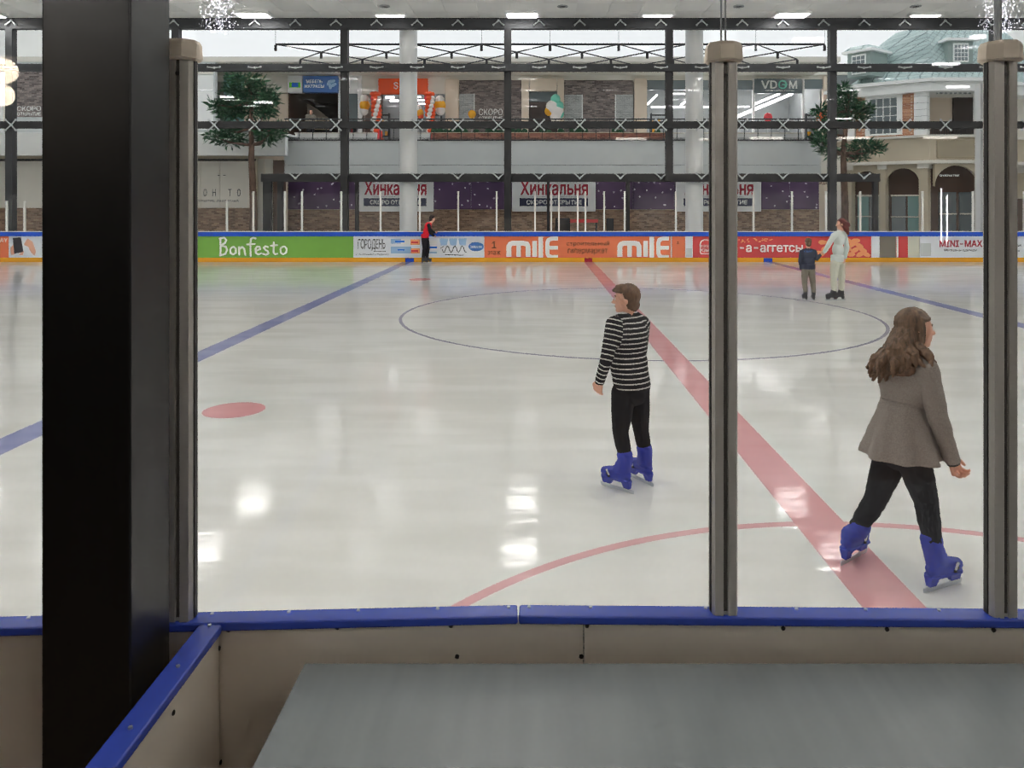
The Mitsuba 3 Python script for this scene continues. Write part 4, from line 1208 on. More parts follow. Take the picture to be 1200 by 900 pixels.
def chain(pts, rads):
    hs_ = [Manifold.batch_hull([sph(pts[i], rads[i]), sph(pts[i + 1], rads[i + 1])]) for i in range(len(pts) - 1)]
    return Manifold.batch_boolean(hs_, m3.OpType.Add)


def frame(fwd, up=(0, 0, 1)):
    f = nrm(fwd)
    s = nrm(np.cross(f, up))
    return s, f, nrm(np.cross(s, f))      # right side, forward, up


def ell(c, rad, fr, off=(0, 0, 0), n=28):
    s, f, u = fr
    c = np.asarray(c, float) + off[0] * s + off[1] * f + off[2] * u
    M = np.stack([np.asarray(s) * rad[0], np.asarray(f) * rad[1], np.asarray(u) * rad[2], c], 1)
    return Manifold.sphere(1.0, n).transform(np.asarray(M, np.float64))


def union(ms): return Manifold.batch_boolean(list(ms), m3.OpType.Add)


def tsmooth(m, it=6, lam=.5, mu=.52, most=.022):
    """Taubin smoothing in which no vertex may stray further than "most" metres."""
    from scipy import sparse
    e = m.edges_unique
    n = len(m.vertices)
    A_ = sparse.coo_matrix((np.ones(2 * len(e)), (np.r_[e[:, 0], e[:, 1]], np.r_[e[:, 1], e[:, 0]])), (n, n)).tocsr()
    deg = np.maximum(np.asarray(A_.sum(1)), 1)
    v0 = np.array(m.vertices)
    v = v0.copy()
    for _ in range(it):
        for s_ in (lam, -mu):
            v = v + s_ * ((A_ @ v) / deg - v)
            dlt = v - v0
            L_ = np.linalg.norm(dlt, axis=1, keepdims=True)
            v = v0 + dlt * np.minimum(1, most / np.maximum(L_, 1e-9))
    m.vertices = v
    return m


def smooth_mesh(man, length=.012, it=8):
    m = tm(man.refine_to_length(length))
    m.merge_vertices()
    return tsmooth(m, it)


def head(c, fr, k=1.0):
    """Head of height .225*k about its middle c, with face: brow, nose, lips, chin, ears."""
    def e(r, o): return ell(c, [v * k for v in r], fr, [v * k for v in o])
    s, f, u = fr
    def w(o): return np.asarray(c) + k * (o[0] * s + o[1] * f + o[2] * u)
    skull = e((.074, .092, .085), (0, -.012, .028))
    face = Manifold.batch_hull([e((.056, .03, .04), (0, .052, .035)), e((.056, .045, .04), (0, .022, -.035)), sph(w((0, .066, -.092)), .018 * k), sph(w((.034, .012, -.075)), .022 * k), sph(w((-.034, .012, -.075)), .022 * k), sph(w((.04, .056, -.012)), .024 * k), sph(w((-.04, .056, -.012)), .024 * k)])
    nose = Manifold.batch_hull([sph(w((0, .084, .012)), .008 * k, 12), sph(w((0, .109, -.026)), .011 * k, 12), sph(w((.013, .092, -.032)), .008 * k, 12), sph(w((-.013, .092, -.032)), .008 * k, 12)])
    brow = Manifold.batch_hull([sph(w((.036, .074, .022)), .010 * k, 12), sph(w((-.036, .074, .022)), .010 * k, 12)])
    lips = union([e((.022, .010, .006), (0, .082, -.053)), e((.020, .010, .007), (0, .081, -.066))])
    ears = union([e((.010, .020, .032), (sx * .076, -.012, -.008)) for sx in (-1, 1)])
    eyes = [w((sx * .032, .079, .002)) for sx in (-1, 1)]
    return union([skull, face, nose, brow, lips, ears]), eyes, w


def hand(wrist, tip, side, curl, k=1.0):
    """Palm, four curled fingers and a thumb; side = toward the thumb."""
    f = nrm(np.asarray(tip, float) - wrist)
    s = nrm(np.asarray(side, float) - np.dot(side, f) * f)
    n = np.cross(f, s)                     # palm normal, the way the fingers curl
    w = np.asarray(wrist, float)
    ms = [Manifold.batch_hull([sph(w + k * (f * a + s * b), r * k, 14) for a, b, r in ((0, .016, .017), (0, -.016, .017), (.078, .032, .012), (.078, -.032, .011), (.03, .034, .013))])]
    for b, L, r in ((.030, .072, .0088), (.010, .080, .0090), (-.011, .074, .0086), (-.030, .058, .0080)):
        p = w + k * (f * .070 + s * b)
        pts, ang = [p], 0.25 * curl
        for seg in (.45, .32, .23):
            ang += curl
            pts.append(pts[-1] + k * L * seg * (f * math.cos(ang) + n * math.sin(ang)))
        ms.append(chain(pts, [r * k, r * k, r * k * .93, r * k * .82]))
    p = w + k * (f * .022 + s * .030)
    ms.append(chain([p, p + k * (f * .026 + s * .022 + n * .006), p + k * (f * .052 + s * .026 + n * .018)], [.0115 * k, .0098 * k, .0085 * k]))
    return ms


def skate(parent, foot, fdir, ankle, shin, m='m_skate_blue', k=1.0, buckle=True, label=None):
    """An ice skate at the foot point on the ice (middle of the blade), toe toward fdir, its shaft up to the shin."""
    f = nrm([fdir[0], fdir[1], 0])
    s = np.array([f[1], -f[0], 0])
    o = np.asarray(foot, float)
    fr = (s, f, np.array([0, 0, 1.0]))
    def w(a, b, z): return o + k * (f * a + s * b + np.array([0, 0, z]))
    up = nrm(np.asarray(shin, float) - ankle)
    an = w(-.055, 0, .165)
    top = np.asarray(ankle, float)
    sole = Manifold.batch_hull([sph(w(a, b, .088), .012 * k, 12) for a, b in ((.128, .0), (.10, .034), (.10, -.034), (.03, .036), (.03, -.030), (-.10, .028), (-.10, -.028))])
    toe = Manifold.batch_hull([sph(w(.105, 0, .118), .034 * k), sph(w(.075, .012, .122), .034 * k), sph(w(.075, -.012, .122), .034 * k), sph(w(-.09, 0, .125), .036 * k), sph(w(-.02, 0, .150), .036 * k), sph(w(-.07, 0, .10), .034 * k), sph(w(.09, 0, .10), .032 * k)])
    shaft = Manifold.batch_hull([sph(an, .050 * k), sph(w(-.075, 0, .15), .042 * k), sph(top, .056 * k), sph(w(-.01, 0, .150), .040 * k)])
    collar = Manifold.batch_hull([sph(top, .057 * k), sph(top + up * .035 * k, .060 * k)])
    boot = union([sole, toe, shaft, collar])
    b = part(parent, 'ice_skate', smooth_mesh(boot, .012 * k, 6), m, True, label=label)
    def blk(a0, a1, hw, z0, z1):
        return Manifold.batch_hull([Manifold.cube((.001, .001, .001), True).translate(tuple(map(float, w(a, bb, z)))) for a in (a0, a1) for bb in (-hw, hw) for z in (z0, z1)])
    heel = Manifold.batch_hull([sph(w(a, bb, z), .004, 8) for a, bb, z in ((-.12, .024, .085), (-.12, -.024, .085), (-.055, .024, .085), (-.055, -.024, .085), (-.118, .012, .034), (-.118, -.012, .034), (-.075, .012, .034), (-.075, -.012, .034))])
    front = Manifold.batch_hull([sph(w(a, bb, z), .004, 8) for a, bb, z in ((.125, .020, .085), (.125, -.020, .085), (.02, .024, .085), (.02, -.024, .085), (.118, .008, .036), (.118, -.008, .036), (.055, .008, .036), (.055, -.008, .036))])
    part(b, 'sole', tm(union([heel, front])), m, 40)
    part(b, 'blade', tm(union([blk(-.155, .135, .0024, .003, .026), blk(-.12, -.08, .0022, .02, .04), blk(.05, .12, .0022, .02, .04), Manifold.batch_hull([blk(.13, .136, .0024, .004, .028), blk(.142, .146, .0024, .018, .036)])])), 'm_blade')
    if buckle:
        st = part(b, 'strap', smooth_mesh(Manifold.batch_hull([sph(w(.052, .049 * q, .125 + .03 * (1 - abs(q))), .009 * k, 10) for q in (-1, -.5, 0, .5, 1)]) + Manifold.batch_hull([sph(w(.04, .046 * q, .105), .009 * k, 10) for q in (-1, 1)]), .01, 3), 'm_skate_dark', True)
        c_ = w(.048, .047, .135)
        c2 = w(.048, -.047, .135)
        part(b, 'buckle', tm(union([Manifold.batch_hull([sph(q + f * a * k + np.array([0, 0, z * k]), .0075 * k, 8) for a, z in ((-.008, -.018), (.010, .012))]) for q in (c_, c2)])), 'm_skate_white')
        cuff = top + f * .055 * k - up * .01
        part(b, 'buckle', tm(Manifold.batch_hull([sph(cuff + s * a * k, .010 * k, 10) for a in (-.025, .025)])), 'm_skate_white')
    else:
        for q in range(4):
            zz = .145 + q * .028
            part(b, 'lace', tube(w(.02 - q * .02, -.026, zz), w(.02 - q * .02, .026, zz), .004, 6), 'm_skate_white')
    return b


def limb_uv(mesh, groups):
    """The mesh cut along the seams between the limbs, and uv.y = distance along the nearest limb, for stripes that run round sleeves and trunk."""
    v, f = np.asarray(mesh.vertices), np.asarray(mesh.faces)
    D, V = [], []
    for segs in groups:
        best, val = np.full(len(v), 9e9), np.zeros(len(v))
        for a, b, r, off in segs:
            a, b = np.asarray(a, float), np.asarray(b, float)
            L = np.linalg.norm(b - a)
            t = (v - a) @ (b - a) / L
            d_ = np.linalg.norm(v - (a + np.clip(t / L, 0, 1)[:, None] * (b - a)), axis=1) - r
            m_ = d_ < best
            best[m_], val[m_] = d_[m_], (off + t)[m_]
        D.append(best)
        V.append(val)
    which = np.argmin(np.stack([d[f].sum(1) for d in D]), 0)
    vs, fs, uv, at = [], [], [], 0
    for g in range(len(groups)):
        used, inv = np.unique(f[which == g], return_inverse=True)
        vs.append(v[used])
        fs.append(inv.reshape(-1, 3) + at)
        uv.append(np.stack([np.zeros(len(used)), V[g][used]], 1))
        at += len(used)
    return trimesh.Trimesh(np.vstack(vs), np.vstack(fs), process=False), np.vstack(uv)


def eyes_mouth(t, eyes, w, k, fr):
    for e in eyes:
        part(t, 'eye', tm(sph(e, .0105 * k, 14)), 'm_white', True)
    for e in eyes:
        part(t, 'pupil', tm(sph(e + np.asarray(fr[1]) * .0072 * k, .0056 * k, 10)), 'm_eye', True)
    part(t, 'mouth', smooth_mesh(union([ell(w((0, .0865, -.053)), (.019 * k, .0065 * k, .0045 * k), fr), ell(w((0, .0855, -.0635)), (.017 * k, .0065 * k, .005 * k), fr)]), .006, 3), 'm_lips', True)
    for sx in (-1, 1):
        part(t, 'eyebrow', tm(Manifold.batch_hull([sph(w((sx * a, y_, z_)), .0045 * k, 8) for a, y_, z_ in ((.016, .084, .026), (.034, .082, .031), (.05, .072, .026))])), 'm_hair_short')


# ---- the woman in the striped top
def striped_woman():
    t = thing('person', 'person in black and white striped top and black leggings standing in blue skates', 'person')
    D0 = 5.85
    f = nrm([-.72, .69, 0])
    r = np.array([f[1], -f[0], 0])
    pel = P(739, 458, D0)
    chest, nb_, hc = P(738, 398, D0), P(738, 368, D0 + .01), P(733.5, 350.5, D0 + .0)
    hfr = frame([-.95, .30, -.02])
    k = .93
    hd, eyes, w = head(hc, hfr, k)
    Ls, Rs = P(719, 380, D0 - .12), P(753, 379, D0 + .13)
    Le, Lw = P(711.5, 418, D0 - .17), P(702.5, 448, D0 - .10)
    Lh = P(699.5, 461, D0 - .06)
    Re, Rw = P(751, 413, D0 + .24), P(734, 432, D0 + .34)
    Rh = Rw + np.array([-.08, .03, -.02])
    bf = (r, f, np.array([0, 0, 1.0]))
    lh, rh = pel - r * .085, pel + r * .085
    Lf, Rf = P(722.5, 238 + 1959 / 5.84, 5.84), P(750.5, 238 + 1959 / 6.02, 6.02)
    Lf[2] = Rf[2] = 0
    fl, frr = nrm([-.72, .62, 0]), nrm([-.5, .8, 0])
    La, Ra = Lf - fl * .055 + [0, 0, .235], Rf - frr * .055 + [0, 0, .235]
    La[0] = P(731.5, 545, 5.9)[0]
    Lk, Rk = P(727, 506, D0 - .02), P(751, 503, D0 + .10)
    torso = [ell(chest, (.155, .098, .17), bf, (0, .0, .01)), ell((chest + pel) / 2, (.142, .10, .16), bf, (0, .02, 0)), ell(pel, (.158, .115, .12), bf, (0, -.015, .03))]
    legs = [chain([lh, Lk, La, Lf - fl * .055 + [0, 0, .13]], [.085, .054, .040, .036]), chain([rh, Rk, Ra, Rf - frr * .055 + [0, 0, .13]], [.085, .054, .040, .036]),
            chain([Lf - fl * .07 + [0, 0, .12], Lf + fl * .09 + [0, 0, .115]], [.03, .026]), chain([Rf - frr * .07 + [0, 0, .12], Rf + frr * .09 + [0, 0, .115]], [.03, .026])]
    arms = [chain([Ls, Le, Lw], [.046, .036, .026]), chain([Rs, Re, Rw], [.046, .036, .026])]
    body = union([hd, chain([nb_ - [0, 0, .06], hc - np.asarray(hfr[2]) * .05 - np.asarray(hfr[1]) * .015], [.060, .052])] + torso + legs + arms + hand(Lw, Lh, f, .35, .95) + hand(Rw, Rh, [0, 0, 1], .5, .95))
    bm = body.refine_to_length(.010)
    m = tm(bm)
    m.merge_vertices()
    tsmooth(m, 4)
    put(t, m, 'm_skin', True)
    eyes_mouth(t, eyes, w, k, hfr)
    hem = pel + [0, 0, .035]
    shirt = union([ell(chest, (.172, .114, .185), bf, (0, .0, .012)), ell((chest + pel) / 2, (.172, .122, .18), bf, (0, .01, 0)),
                   Manifold.batch_hull([ell((chest + pel) / 2, (.160, .116, .06), bf, (0, 0, -.02)), ell(pel, (.172, .130, .02), bf, (0, -.010, .036))]),
                   Manifold.batch_hull([sph(Ls, .058), sph(nb_ - r * .03 - [0, 0, .02], .052), sph(chest - r * .1, .07)]), Manifold.batch_hull([sph(Rs, .058), sph(nb_ + r * .03 - [0, 0, .02], .052), sph(chest + r * .1, .07)]),
                   chain([Ls, Le, Lw], [.060, .049, .036]), chain([Rs, Re, Rw], [.060, .049, .036]), chain([nb_ - [0, 0, .05], nb_ + [0, 0, -.005]], [.066, .062])])
    ld = nrm(Lw - Le)
    shirt = shirt.trim_by_plane(tuple(-ld), float(-np.dot(ld, Lw + ld * .004)) )
    sm = smooth_mesh(shirt, .012, 7)
    low_ = chest - [0, 0, .45]
    sm, uv = limb_uv(sm, [[(Ls, Le, .06, 0), (Le, Lw, .05, np.linalg.norm(Le - Ls))], [(Rs, Re, .06, 0), (Re, Rw, .05, np.linalg.norm(Re - Rs))], [(nb_ + [0, 0, .05], low_, .15, .01)]])
    part(t, 'striped_top', sm, 'm_stripes', True, uv=uv)
    legg = union([ell(pel, (.160, .118, .125), bf, (0, -.015, .015)), chain([lh, (lh * .5 + Lk * .5), Lk, Lk * .55 + La * .45, La + [0, 0, .02]], [.094, .082, .060, .058, .046]), chain([rh, (rh * .5 + Rk * .5), Rk, Rk * .55 + Ra * .45, Ra + [0, 0, .02]], [.094, .082, .060, .058, .046])])
    part(t, 'leggings', smooth_mesh(legg, .014, 6), 'm_black_cloth', True)
    def e(rad, o): return ell(hc, [q * k for q in rad], hfr, [q * k for q in o])
    cap = union([e((.086, .102, .098), (0, -.020, .032)), e((.070, .060, .055), (0, -.052, -.045)), e((.064, .055, .032), (0, .034, .090))])
    cut = Manifold.batch_hull([sph(w(q), .002, 6) for q in ((.2, .012, .052), (-.2, .012, .052), (.2, .30, .075), (-.2, .30, .075), (.2, .30, -.25), (-.2, .30, -.25), (.2, -.012, -.015), (-.2, -.012, -.015), (.2, .0, -.25), (-.2, .0, -.25))])
    fringe = union([chain([w((-.07, .03, .07)), w((-.04, .088, .075)), w((.02, .098, .068))], [.012, .013, .009]), chain([w((.07, .02, .075)), w((.045, .076, .078)), w((0, .092, .08))], [.012, .014, .012])])
    hm = smooth_mesh((cap - cut) + fringe, .008, 5)
    d_ = meshkit.fbm(np.asarray(hm.vertices) * [60, 60, 14], 2)
    hm.vertices += hm.vertex_normals * ((d_ - .5) * .012)[:, None]
    part(t, 'hair', hm, 'm_hair_short', True, label='short light brown hair')
    skate(t, Lf, fl, La, Lk)
    skate(t, Rf, frr, Ra, Rk)


striped_woman()


# ---- the woman in the grey jacket
def jacket_woman():
    t = thing('person', 'person with long wavy brown hair in a flared grey jacket, striding in blue rental skates', 'person')
    D0 = 4.45
    f = nrm([.86, .5, 0])
    r = np.array([f[1], -f[0], 0])
    bf = (r, f, np.array([0, 0, 1.0]))
    pel, chest = P(1056, 522, D0), P(1062, 448, D0)
    nb_, hc = P(1066, 418, D0), P(1073, 386, D0 + .03)
    hfr = frame([.99, .06, .03])
    k = .98
    hd, eyes, w = head(hc, hfr, k)
    Rs, Ls = P(1086, 433, D0 - .13), P(1044, 433, D0 + .14)
    Re, Rw, Rh = P(1099, 489, D0 - .16), P(1116, 539, D0 - .13), P(1123, 558, D0 - .10)
    Le, Lw = P(1055, 486, D0 + .26), P(1070, 520, D0 + .30)
    rh, lh = P(1067, 528, D0 - .06), P(1047, 526, D0 + .08)
    Rk, Lk = P(1085.5, 588, D0 - .03), P(1027, 583, D0 + .16)
    Rf, Lf = P(1105.5, 238 + 1959 / 4.345, 4.345), P(1001.5, 238 + 1959 / 4.70, 4.70)
    Rf[2] = Lf[2] = 0
    fR, fL = nrm([.9, .40, 0]), nrm([.78, .62, 0])
    Ra, La = P(1092.5, 640, 4.34), P(1005.5, 622, 4.68)
    torso = [ell(chest, (.152, .096, .17), bf), ell((chest + pel) / 2, (.088, .072, .17), bf, (0, .0, 0)), ell(pel, (.150, .110, .10), bf, (0, 0, -.02))]
    def leg(h_, k_, a_, ft, fd): return chain([h_, k_, a_, ft - fd * .055 + [0, 0, .13]], [.085, .055, .042, .036])
    legs = [leg(rh, Rk, Ra, Rf, fR), leg(lh, Lk, La, Lf, fL), chain([Rf - fR * .07 + [0, 0, .12], Rf + fR * .09 + [0, 0, .115]], [.03, .026]), chain([Lf - fL * .07 + [0, 0, .12], Lf + fL * .09 + [0, 0, .115]], [.03, .026])]
    arms = [chain([Rs, Re, Rw], [.046, .036, .026]), chain([Ls, Le, Lw], [.046, .036, .026])]
    body = union([hd, chain([nb_ - [0, 0, .05], hc - np.asarray(hfr[2]) * .05 - np.asarray(hfr[1]) * .012], [.060, .050])] + torso + legs + arms + hand(Rw, Rh, f, .72, .98) + hand(Lw, Lw + np.array([.06, .03, -.06]), [0, 0, 1], .4, .95))
    m = tm(body.refine_to_length(.010))
    m.merge_vertices()
    tsmooth(m, 4)
    put(t, m, 'm_skin', True)
    eyes_mouth(t, eyes, w, k, hfr)
    # jacket: bodice, sleeves, flared skirt with folds
    wc = P(1056, 474, D0)
    hc_ = P(1054.5, 531, D0 - .01)
    rings, N = [], 96
    th = np.arange(N) * 2 * math.pi / N
    for q in np.linspace(0, 1, 9):
        z = wc[2] + .03 + (0.715 - wc[2] - .03) * q
        rad = (.109 + .115 * q ** .95), (.092 + .110 * q ** .95)
        wob = 1 + .085 * q ** .9 * np.cos(8 * th + .6) + .03 * q * np.cos(4 * th)
        c = wc * (1 - q) + hc_ * q
        rings.append(np.stack([c[0] + wob * (rad[0] * np.cos(th) * r[0] + rad[1] * np.sin(th) * f[0]), c[1] + wob * (rad[0] * np.cos(th) * r[1] + rad[1] * np.sin(th) * f[1]), np.full(N, z)], 1))
    sk = loft(rings)
    skm = Manifold(m3.Mesh(np.asarray(sk.vertices, np.float32), np.asarray(sk.faces, np.uint32)))
    jac = union([skm, ell(chest, (.168, .114, .16), bf), Manifold.batch_hull([ell(chest, (.160, .11, .05), bf, (0, 0, -.03)), ell(wc, (.109, .092, .04), bf)]),
                 Manifold.batch_hull([sph(Rs, .062), sph(nb_ + r * .03 - [0, 0, .02], .055), sph(chest + r * .09, .075)]), Manifold.batch_hull([sph(Ls, .062), sph(nb_ - r * .03 - [0, 0, .02], .055), sph(chest - r * .09, .075)]),
                 chain([Rs, Re, Rw + (Re - Rw) * .03], [.066, .055, .043]), chain([Ls, Le, Lw + (Le - Lw) * .03], [.066, .055, .043]), chain([nb_ - [0, 0, .05], nb_ + [0, 0, .0]], [.072, .070])])
    jm = smooth_mesh(jac, .013, 5)
    d_ = meshkit.fbm(np.asarray(jm.vertices) * 14, 3)
    jm.vertices += jm.vertex_normals * ((d_ - .5) * .014)[:, None]
    jk = part(t, 'jacket', jm, 'm_tweed', True, label='flared grey jacket')
    seam = [rings[0][i] + (rings[0][i] - wc) * .04 * np.array([1, 1, 0]) for i in range(0, N, 4)]
    wr_ = [np.c_[(rings[0][:, :2] - wc[:2]) * q + wc[:2], np.full(N, wc[2] + z)] for q, z in ((1.0, .006), (1.075, .012), (1.08, .02), (1.075, .028), (1.0, .034))]
    part(jk, 'waist_band', loft(wr_), 'm_tweed', 40)
    rd = nrm(Rw - Re)
    part(jk, 'cuff', tube(Rw + rd * .002, Rw + rd * .022, .036, 16), 'm_charcoal', 40)
    part(t, 'ring', tm(Manifold.batch_hull([sph(Rw + nrm(Rh - Rw) * .088 + np.array([-.012, -.022, -.004]), .005, 8)])), 'm_blade', True)
    tro = union([ell(pel, (.158, .12, .12), bf, (0, 0, -.02)), chain([rh, rh * .5 + Rk * .5, Rk, Rk * .6 + Ra * .4, Ra + [0, 0, .03]], [.096, .086, .066, .062, .050]), chain([lh, lh * .5 + Lk * .5, Lk, Lk * .6 + La * .4, La + [0, 0, .03]], [.096, .086, .066, .062, .050])])
    tmh = smooth_mesh(tro, .014, 6)
    d_ = meshkit.fbm(np.asarray(tmh.vertices) * [22, 22, 40], 3)
    tmh.vertices += tmh.vertex_normals * ((d_ - .5) * .012)[:, None]
    part(t, 'trousers', tmh, 'm_black_cloth', True)
    # long hair: scalp cap and locks down the back and over the shoulder
    def e(rad, o): return ell(hc, [q * k for q in rad], hfr, [q * k for q in o])
    cap = union([e((.088, .106, .100), (0, -.018, .034)), e((.078, .075, .10), (0, -.045, -.05))])
    cut = Manifold.batch_hull([sph(w(q), .002, 6) for q in ((.2, .022, .070), (-.2, .022, .070), (.2, .30, .09), (-.2, .30, .09), (.2, .30, -.3), (-.2, .30, -.3), (.2, .004, -.02), (-.2, .004, -.02), (.2, -.02, -.3), (-.2, -.02, -.3))])
    locks = [cap - cut]
    r_ = np.random.default_rng(11)
    # the mass of hair falling behind the neck onto the back and shoulders
    mane = [ell(w((0, -.055, -.02)), (.086, .068, .09), hfr), ell(P(1052, 412, D0 - .02), (.088, .066, .075), bf), ell(P(1049, 428, D0 - .02), (.130, .070, .065), bf)]
    locks += [Manifold.batch_hull(mane[:2]), Manifold.batch_hull(mane[1:])]
    ends = [(1019, 436, .02), (1023, 445, .05), (1030, 448, -.02), (1038, 446, -.05), (1026, 430, .10), (1046, 441, -.10), (1055, 437, -.12), (1064, 433, -.14), (1073, 431, -.16), (1082, 429, -.18), (1091, 428, -.18), (1096, 427, -.14), (1020, 441, .04), (1034, 442, .08), (1016, 432, .05), (1028, 439, -.06), (1042, 444, .0), (1024, 438, -.02)]
    for x, y, dd in ends:
        e_ = P(x, y, D0 + dd)
        a_ = w((r_.uniform(-.03, .07), -.075 + r_.uniform(-.02, .02), -.05))
        m1 = a_ * .6 + e_ * .4 + r_.normal(size=3) * .006 + [-.010 if x < 1050 else .0, 0, .012]
        m2 = a_ * .25 + e_ * .75 + r_.normal(size=3) * .010 + [-.012 if x < 1040 else 0, -.01, .016]
        locks.append(chain([a_, m1, m2, e_], [.026, .030, .026, .007]))
    fringe = chain([w((.070, .0, .070)), w((.060, .045, .066)), w((.030, .070, .066)), w((-.03, .066, .074))], [.016, .013, .010, .010])
    side_ = chain([w((.078, -.002, .05)), w((.080, -.008, -.01)), w((.078, -.026, -.08)), w((.075, -.045, -.14))], [.016, .022, .026, .03])
    hm = smooth_mesh(union(locks + [fringe, side_]), .009, 9)
    V_ = np.asarray(hm.vertices)
    low_ = np.clip((1.66 - V_[:, 2]) / .35, .15, 1)
    d_ = meshkit.fbm(V_ * [60, 60, 10] + np.stack([2.2 * np.sin(V_[:, 2] * 26)] * 3, 1), 3)
    hm.vertices += hm.vertex_normals * ((d_ - .5) * .026 * low_)[:, None]
    part(t, 'hair', hm, 'm_hair_long', True, label='long wavy brown hair')
    skate(t, Rf, fR, Ra, Rk)
    skate(t, Lf, fL, La, Lk)


jacket_woman()


# ---- the three people further off, one builder
def far_person(label, D0, f, look, J, top_m, leg_m, hair_m, k=1.0, vest_m=None, skates='m_skate_dark', hood=False, long_hair=False, toes=None, wide=1.0, ground=0.0):
    t = thing('person', label, 'person')
    f = nrm([*f, 0])
    r = np.array([f[1], -f[0], 0])
    bf = (r, f, np.array([0, 0, 1.0]))
    j = {n: P(v[0], v[1], D0 + v[2]) for n, v in J.items()}
    hfr = frame(look)
    hd, eyes, w = head(j['head'], hfr, k)
    K = k * wide
    body, cloth, vest, legs = [hd, chain([j['neck'] - [0, 0, .05 * k], j['head'] - np.asarray(hfr[2]) * .05 * k], [.058 * k, .05 * k])], [], [], []
    ch, pe = j['chest'], j['pelvis']
    mid = (ch + pe) / 2
    body += [ell(ch, (.15 * K, .10 * K, .16 * k), bf), ell(mid, (.14 * K, .10 * K, .17 * k), bf), ell(pe, (.15 * K, .115 * K, .12 * k), bf)]
    tor = [ell(ch, (.175 * K, .125 * K, .18 * k), bf), ell(mid, (.168 * K, .125 * K, .18 * k), bf), Manifold.batch_hull([ell(pe, (.175 * K, .14 * K, .04 * k), bf, (0, 0, .10 * k)), ell(pe, (.178 * K, .142 * K, .02 * k), bf, (0, 0, -.02 * k))])]
    slv = []
    for s_ in 'LR':
        sh_, el, wr, ha = j[s_ + 's'], j[s_ + 'e'], j[s_ + 'w'], j[s_ + 'h']
        body += [chain([sh_, el, wr], [.045 * k, .036 * k, .026 * k])] + hand(wr, ha, f, .45, k)
        slv.append(chain([sh_, el, wr], [.064 * k, .056 * k, .044 * k]))
        tor.append(Manifold.batch_hull([sph(sh_, .062 * k), sph(j['neck'] - [0, 0, .03 * k], .06 * k), sph(ch, .08 * k)]))
        hp, kn, an, ft = j[s_ + 'hip'], j[s_ + 'k'], j[s_ + 'a'], j[s_ + 'f']
        ft = np.array([ft[0], ft[1], ground])
        fd = nrm([*(toes or {}).get(s_, f[:2]), 0])
        an = ft - fd * .055 * k + np.array([0, 0, .245 * k])
        body += [chain([hp, kn, an, ft - fd * .055 * k + [0, 0, .13 * k]], [.085 * k, .055 * k, .042 * k, .036 * k]), chain([ft - fd * .07 * k + [0, 0, .12 * k], ft + fd * .09 * k + [0, 0, .115 * k]], [.03 * k, .026 * k])]
        legs.append(chain([hp, hp * .5 + kn * .5, kn, kn * .5 + an * .5, an + [0, 0, .0]], [.102 * k, .09 * k, .073 * k, .068 * k, .062 * k]))
        if ground:
            sh0 = ft + np.array([0, 0, .002])
            part(t, 'shoe', smooth_mesh(union([Manifold.batch_hull([sph(sh0 + fd * a + [0, 0, z], r_) for a, z, r_ in ((-.09, .05, .045), (-.06, .11, .045), (.10, .045, .04), (.03, .07, .042))])]), .02, 3), skates, True)
        else:
            skate(t, ft, fd, an, kn, skates, k, buckle=False)
    m = tm(union(body).refine_to_length(.014))
    m.merge_vertices()
    tsmooth(m, 4)
    put(t, m, 'm_skin', True)
    eyes_mouth(t, eyes, w, k, hfr)
    if vest_m:
        part(t, 'sweater', smooth_mesh(union(slv + [ell(ch, (.16 * K, .115 * K, .16 * k), bf)]), .016, 5), top_m, True)
        part(t, 'vest', smooth_mesh(union(tor), .016, 5), vest_m, True, label='red vest')
    else:
        part(t, 'jacket', smooth_mesh(union(tor + slv), .016, 5), top_m, True)
    part(t, 'trousers', smooth_mesh(union(legs + [ell(pe, (.165 * K, .128 * K, .12 * k), bf)]), .016, 5), leg_m, True)
    def e(rad, o): return ell(j['head'], [q * k for q in rad], hfr, [q * k for q in o])
    hr = [e((.086, .104, .098), (0, -.020, .034)), e((.074, .062, .07), (0, -.050, -.045))]
    cut = Manifold.batch_hull([sph(w(q), .002, 6) for q in ((.2, .03, .066), (-.2, .03, .066), (.2, .30, .09), (-.2, .30, .09), (.2, .30, -.3), (-.2, .30, -.3), (.2, .01, -.02), (-.2, .01, -.02), (.2, .004, -.3), (-.2, .004, -.3))])
    h_ = union(hr) - cut
    if long_hair:
        h_ = union([h_, chain([w((0, -.07, 0)), w((0, -.10, -.12)), w((.02, -.13, -.24))], [.05 * k, .06 * k, .025 * k]), chain([w((.03, -.07, .04)), w((.08, -.14, -.02)), w((.12, -.19, -.06))], [.05 * k, .05 * k, .02 * k])])
    part(t, 'hair', smooth_mesh(h_, .012, 5), hair_m, True)
    return t, w, j


far_person('person in red vest over black clothes leaning on the far boards', 27.95, (.92, .4), (.85, .5, -.25),
           {'head': (506.5, 256.5, .16), 'neck': (504, 261.5, .06), 'chest': (501.5, 266, 0), 'pelvis': (498, 278, -.08),
            'Ls': (502, 263, .2), 'Le': (505.5, 271, .25), 'Lw': (509, 272.5, .28), 'Lh': (511.5, 272.6, .30),
            'Rs': (502.5, 264, -.18), 'Re': (504.5, 273, -.18), 'Rw': (508, 276, .05), 'Rh': (510.5, 276, .2),
            'Lhip': (499.5, 280, .04), 'Lk': (501.5, 291, .05), 'La': (501, 300, .1), 'Lf': (501.8, 307, .12), 'Rhip': (497, 280, -.14), 'Rk': (497.5, 291, -.12), 'Ra': (496.5, 300, -.1), 'Rf': (497.8, 308, -.1)},
           'm_black_cloth', 'm_black_cloth', 'm_hair_dark', .98, vest_m='m_red_cloth', toes={'L': (.85, .5), 'R': (.85, .5)})
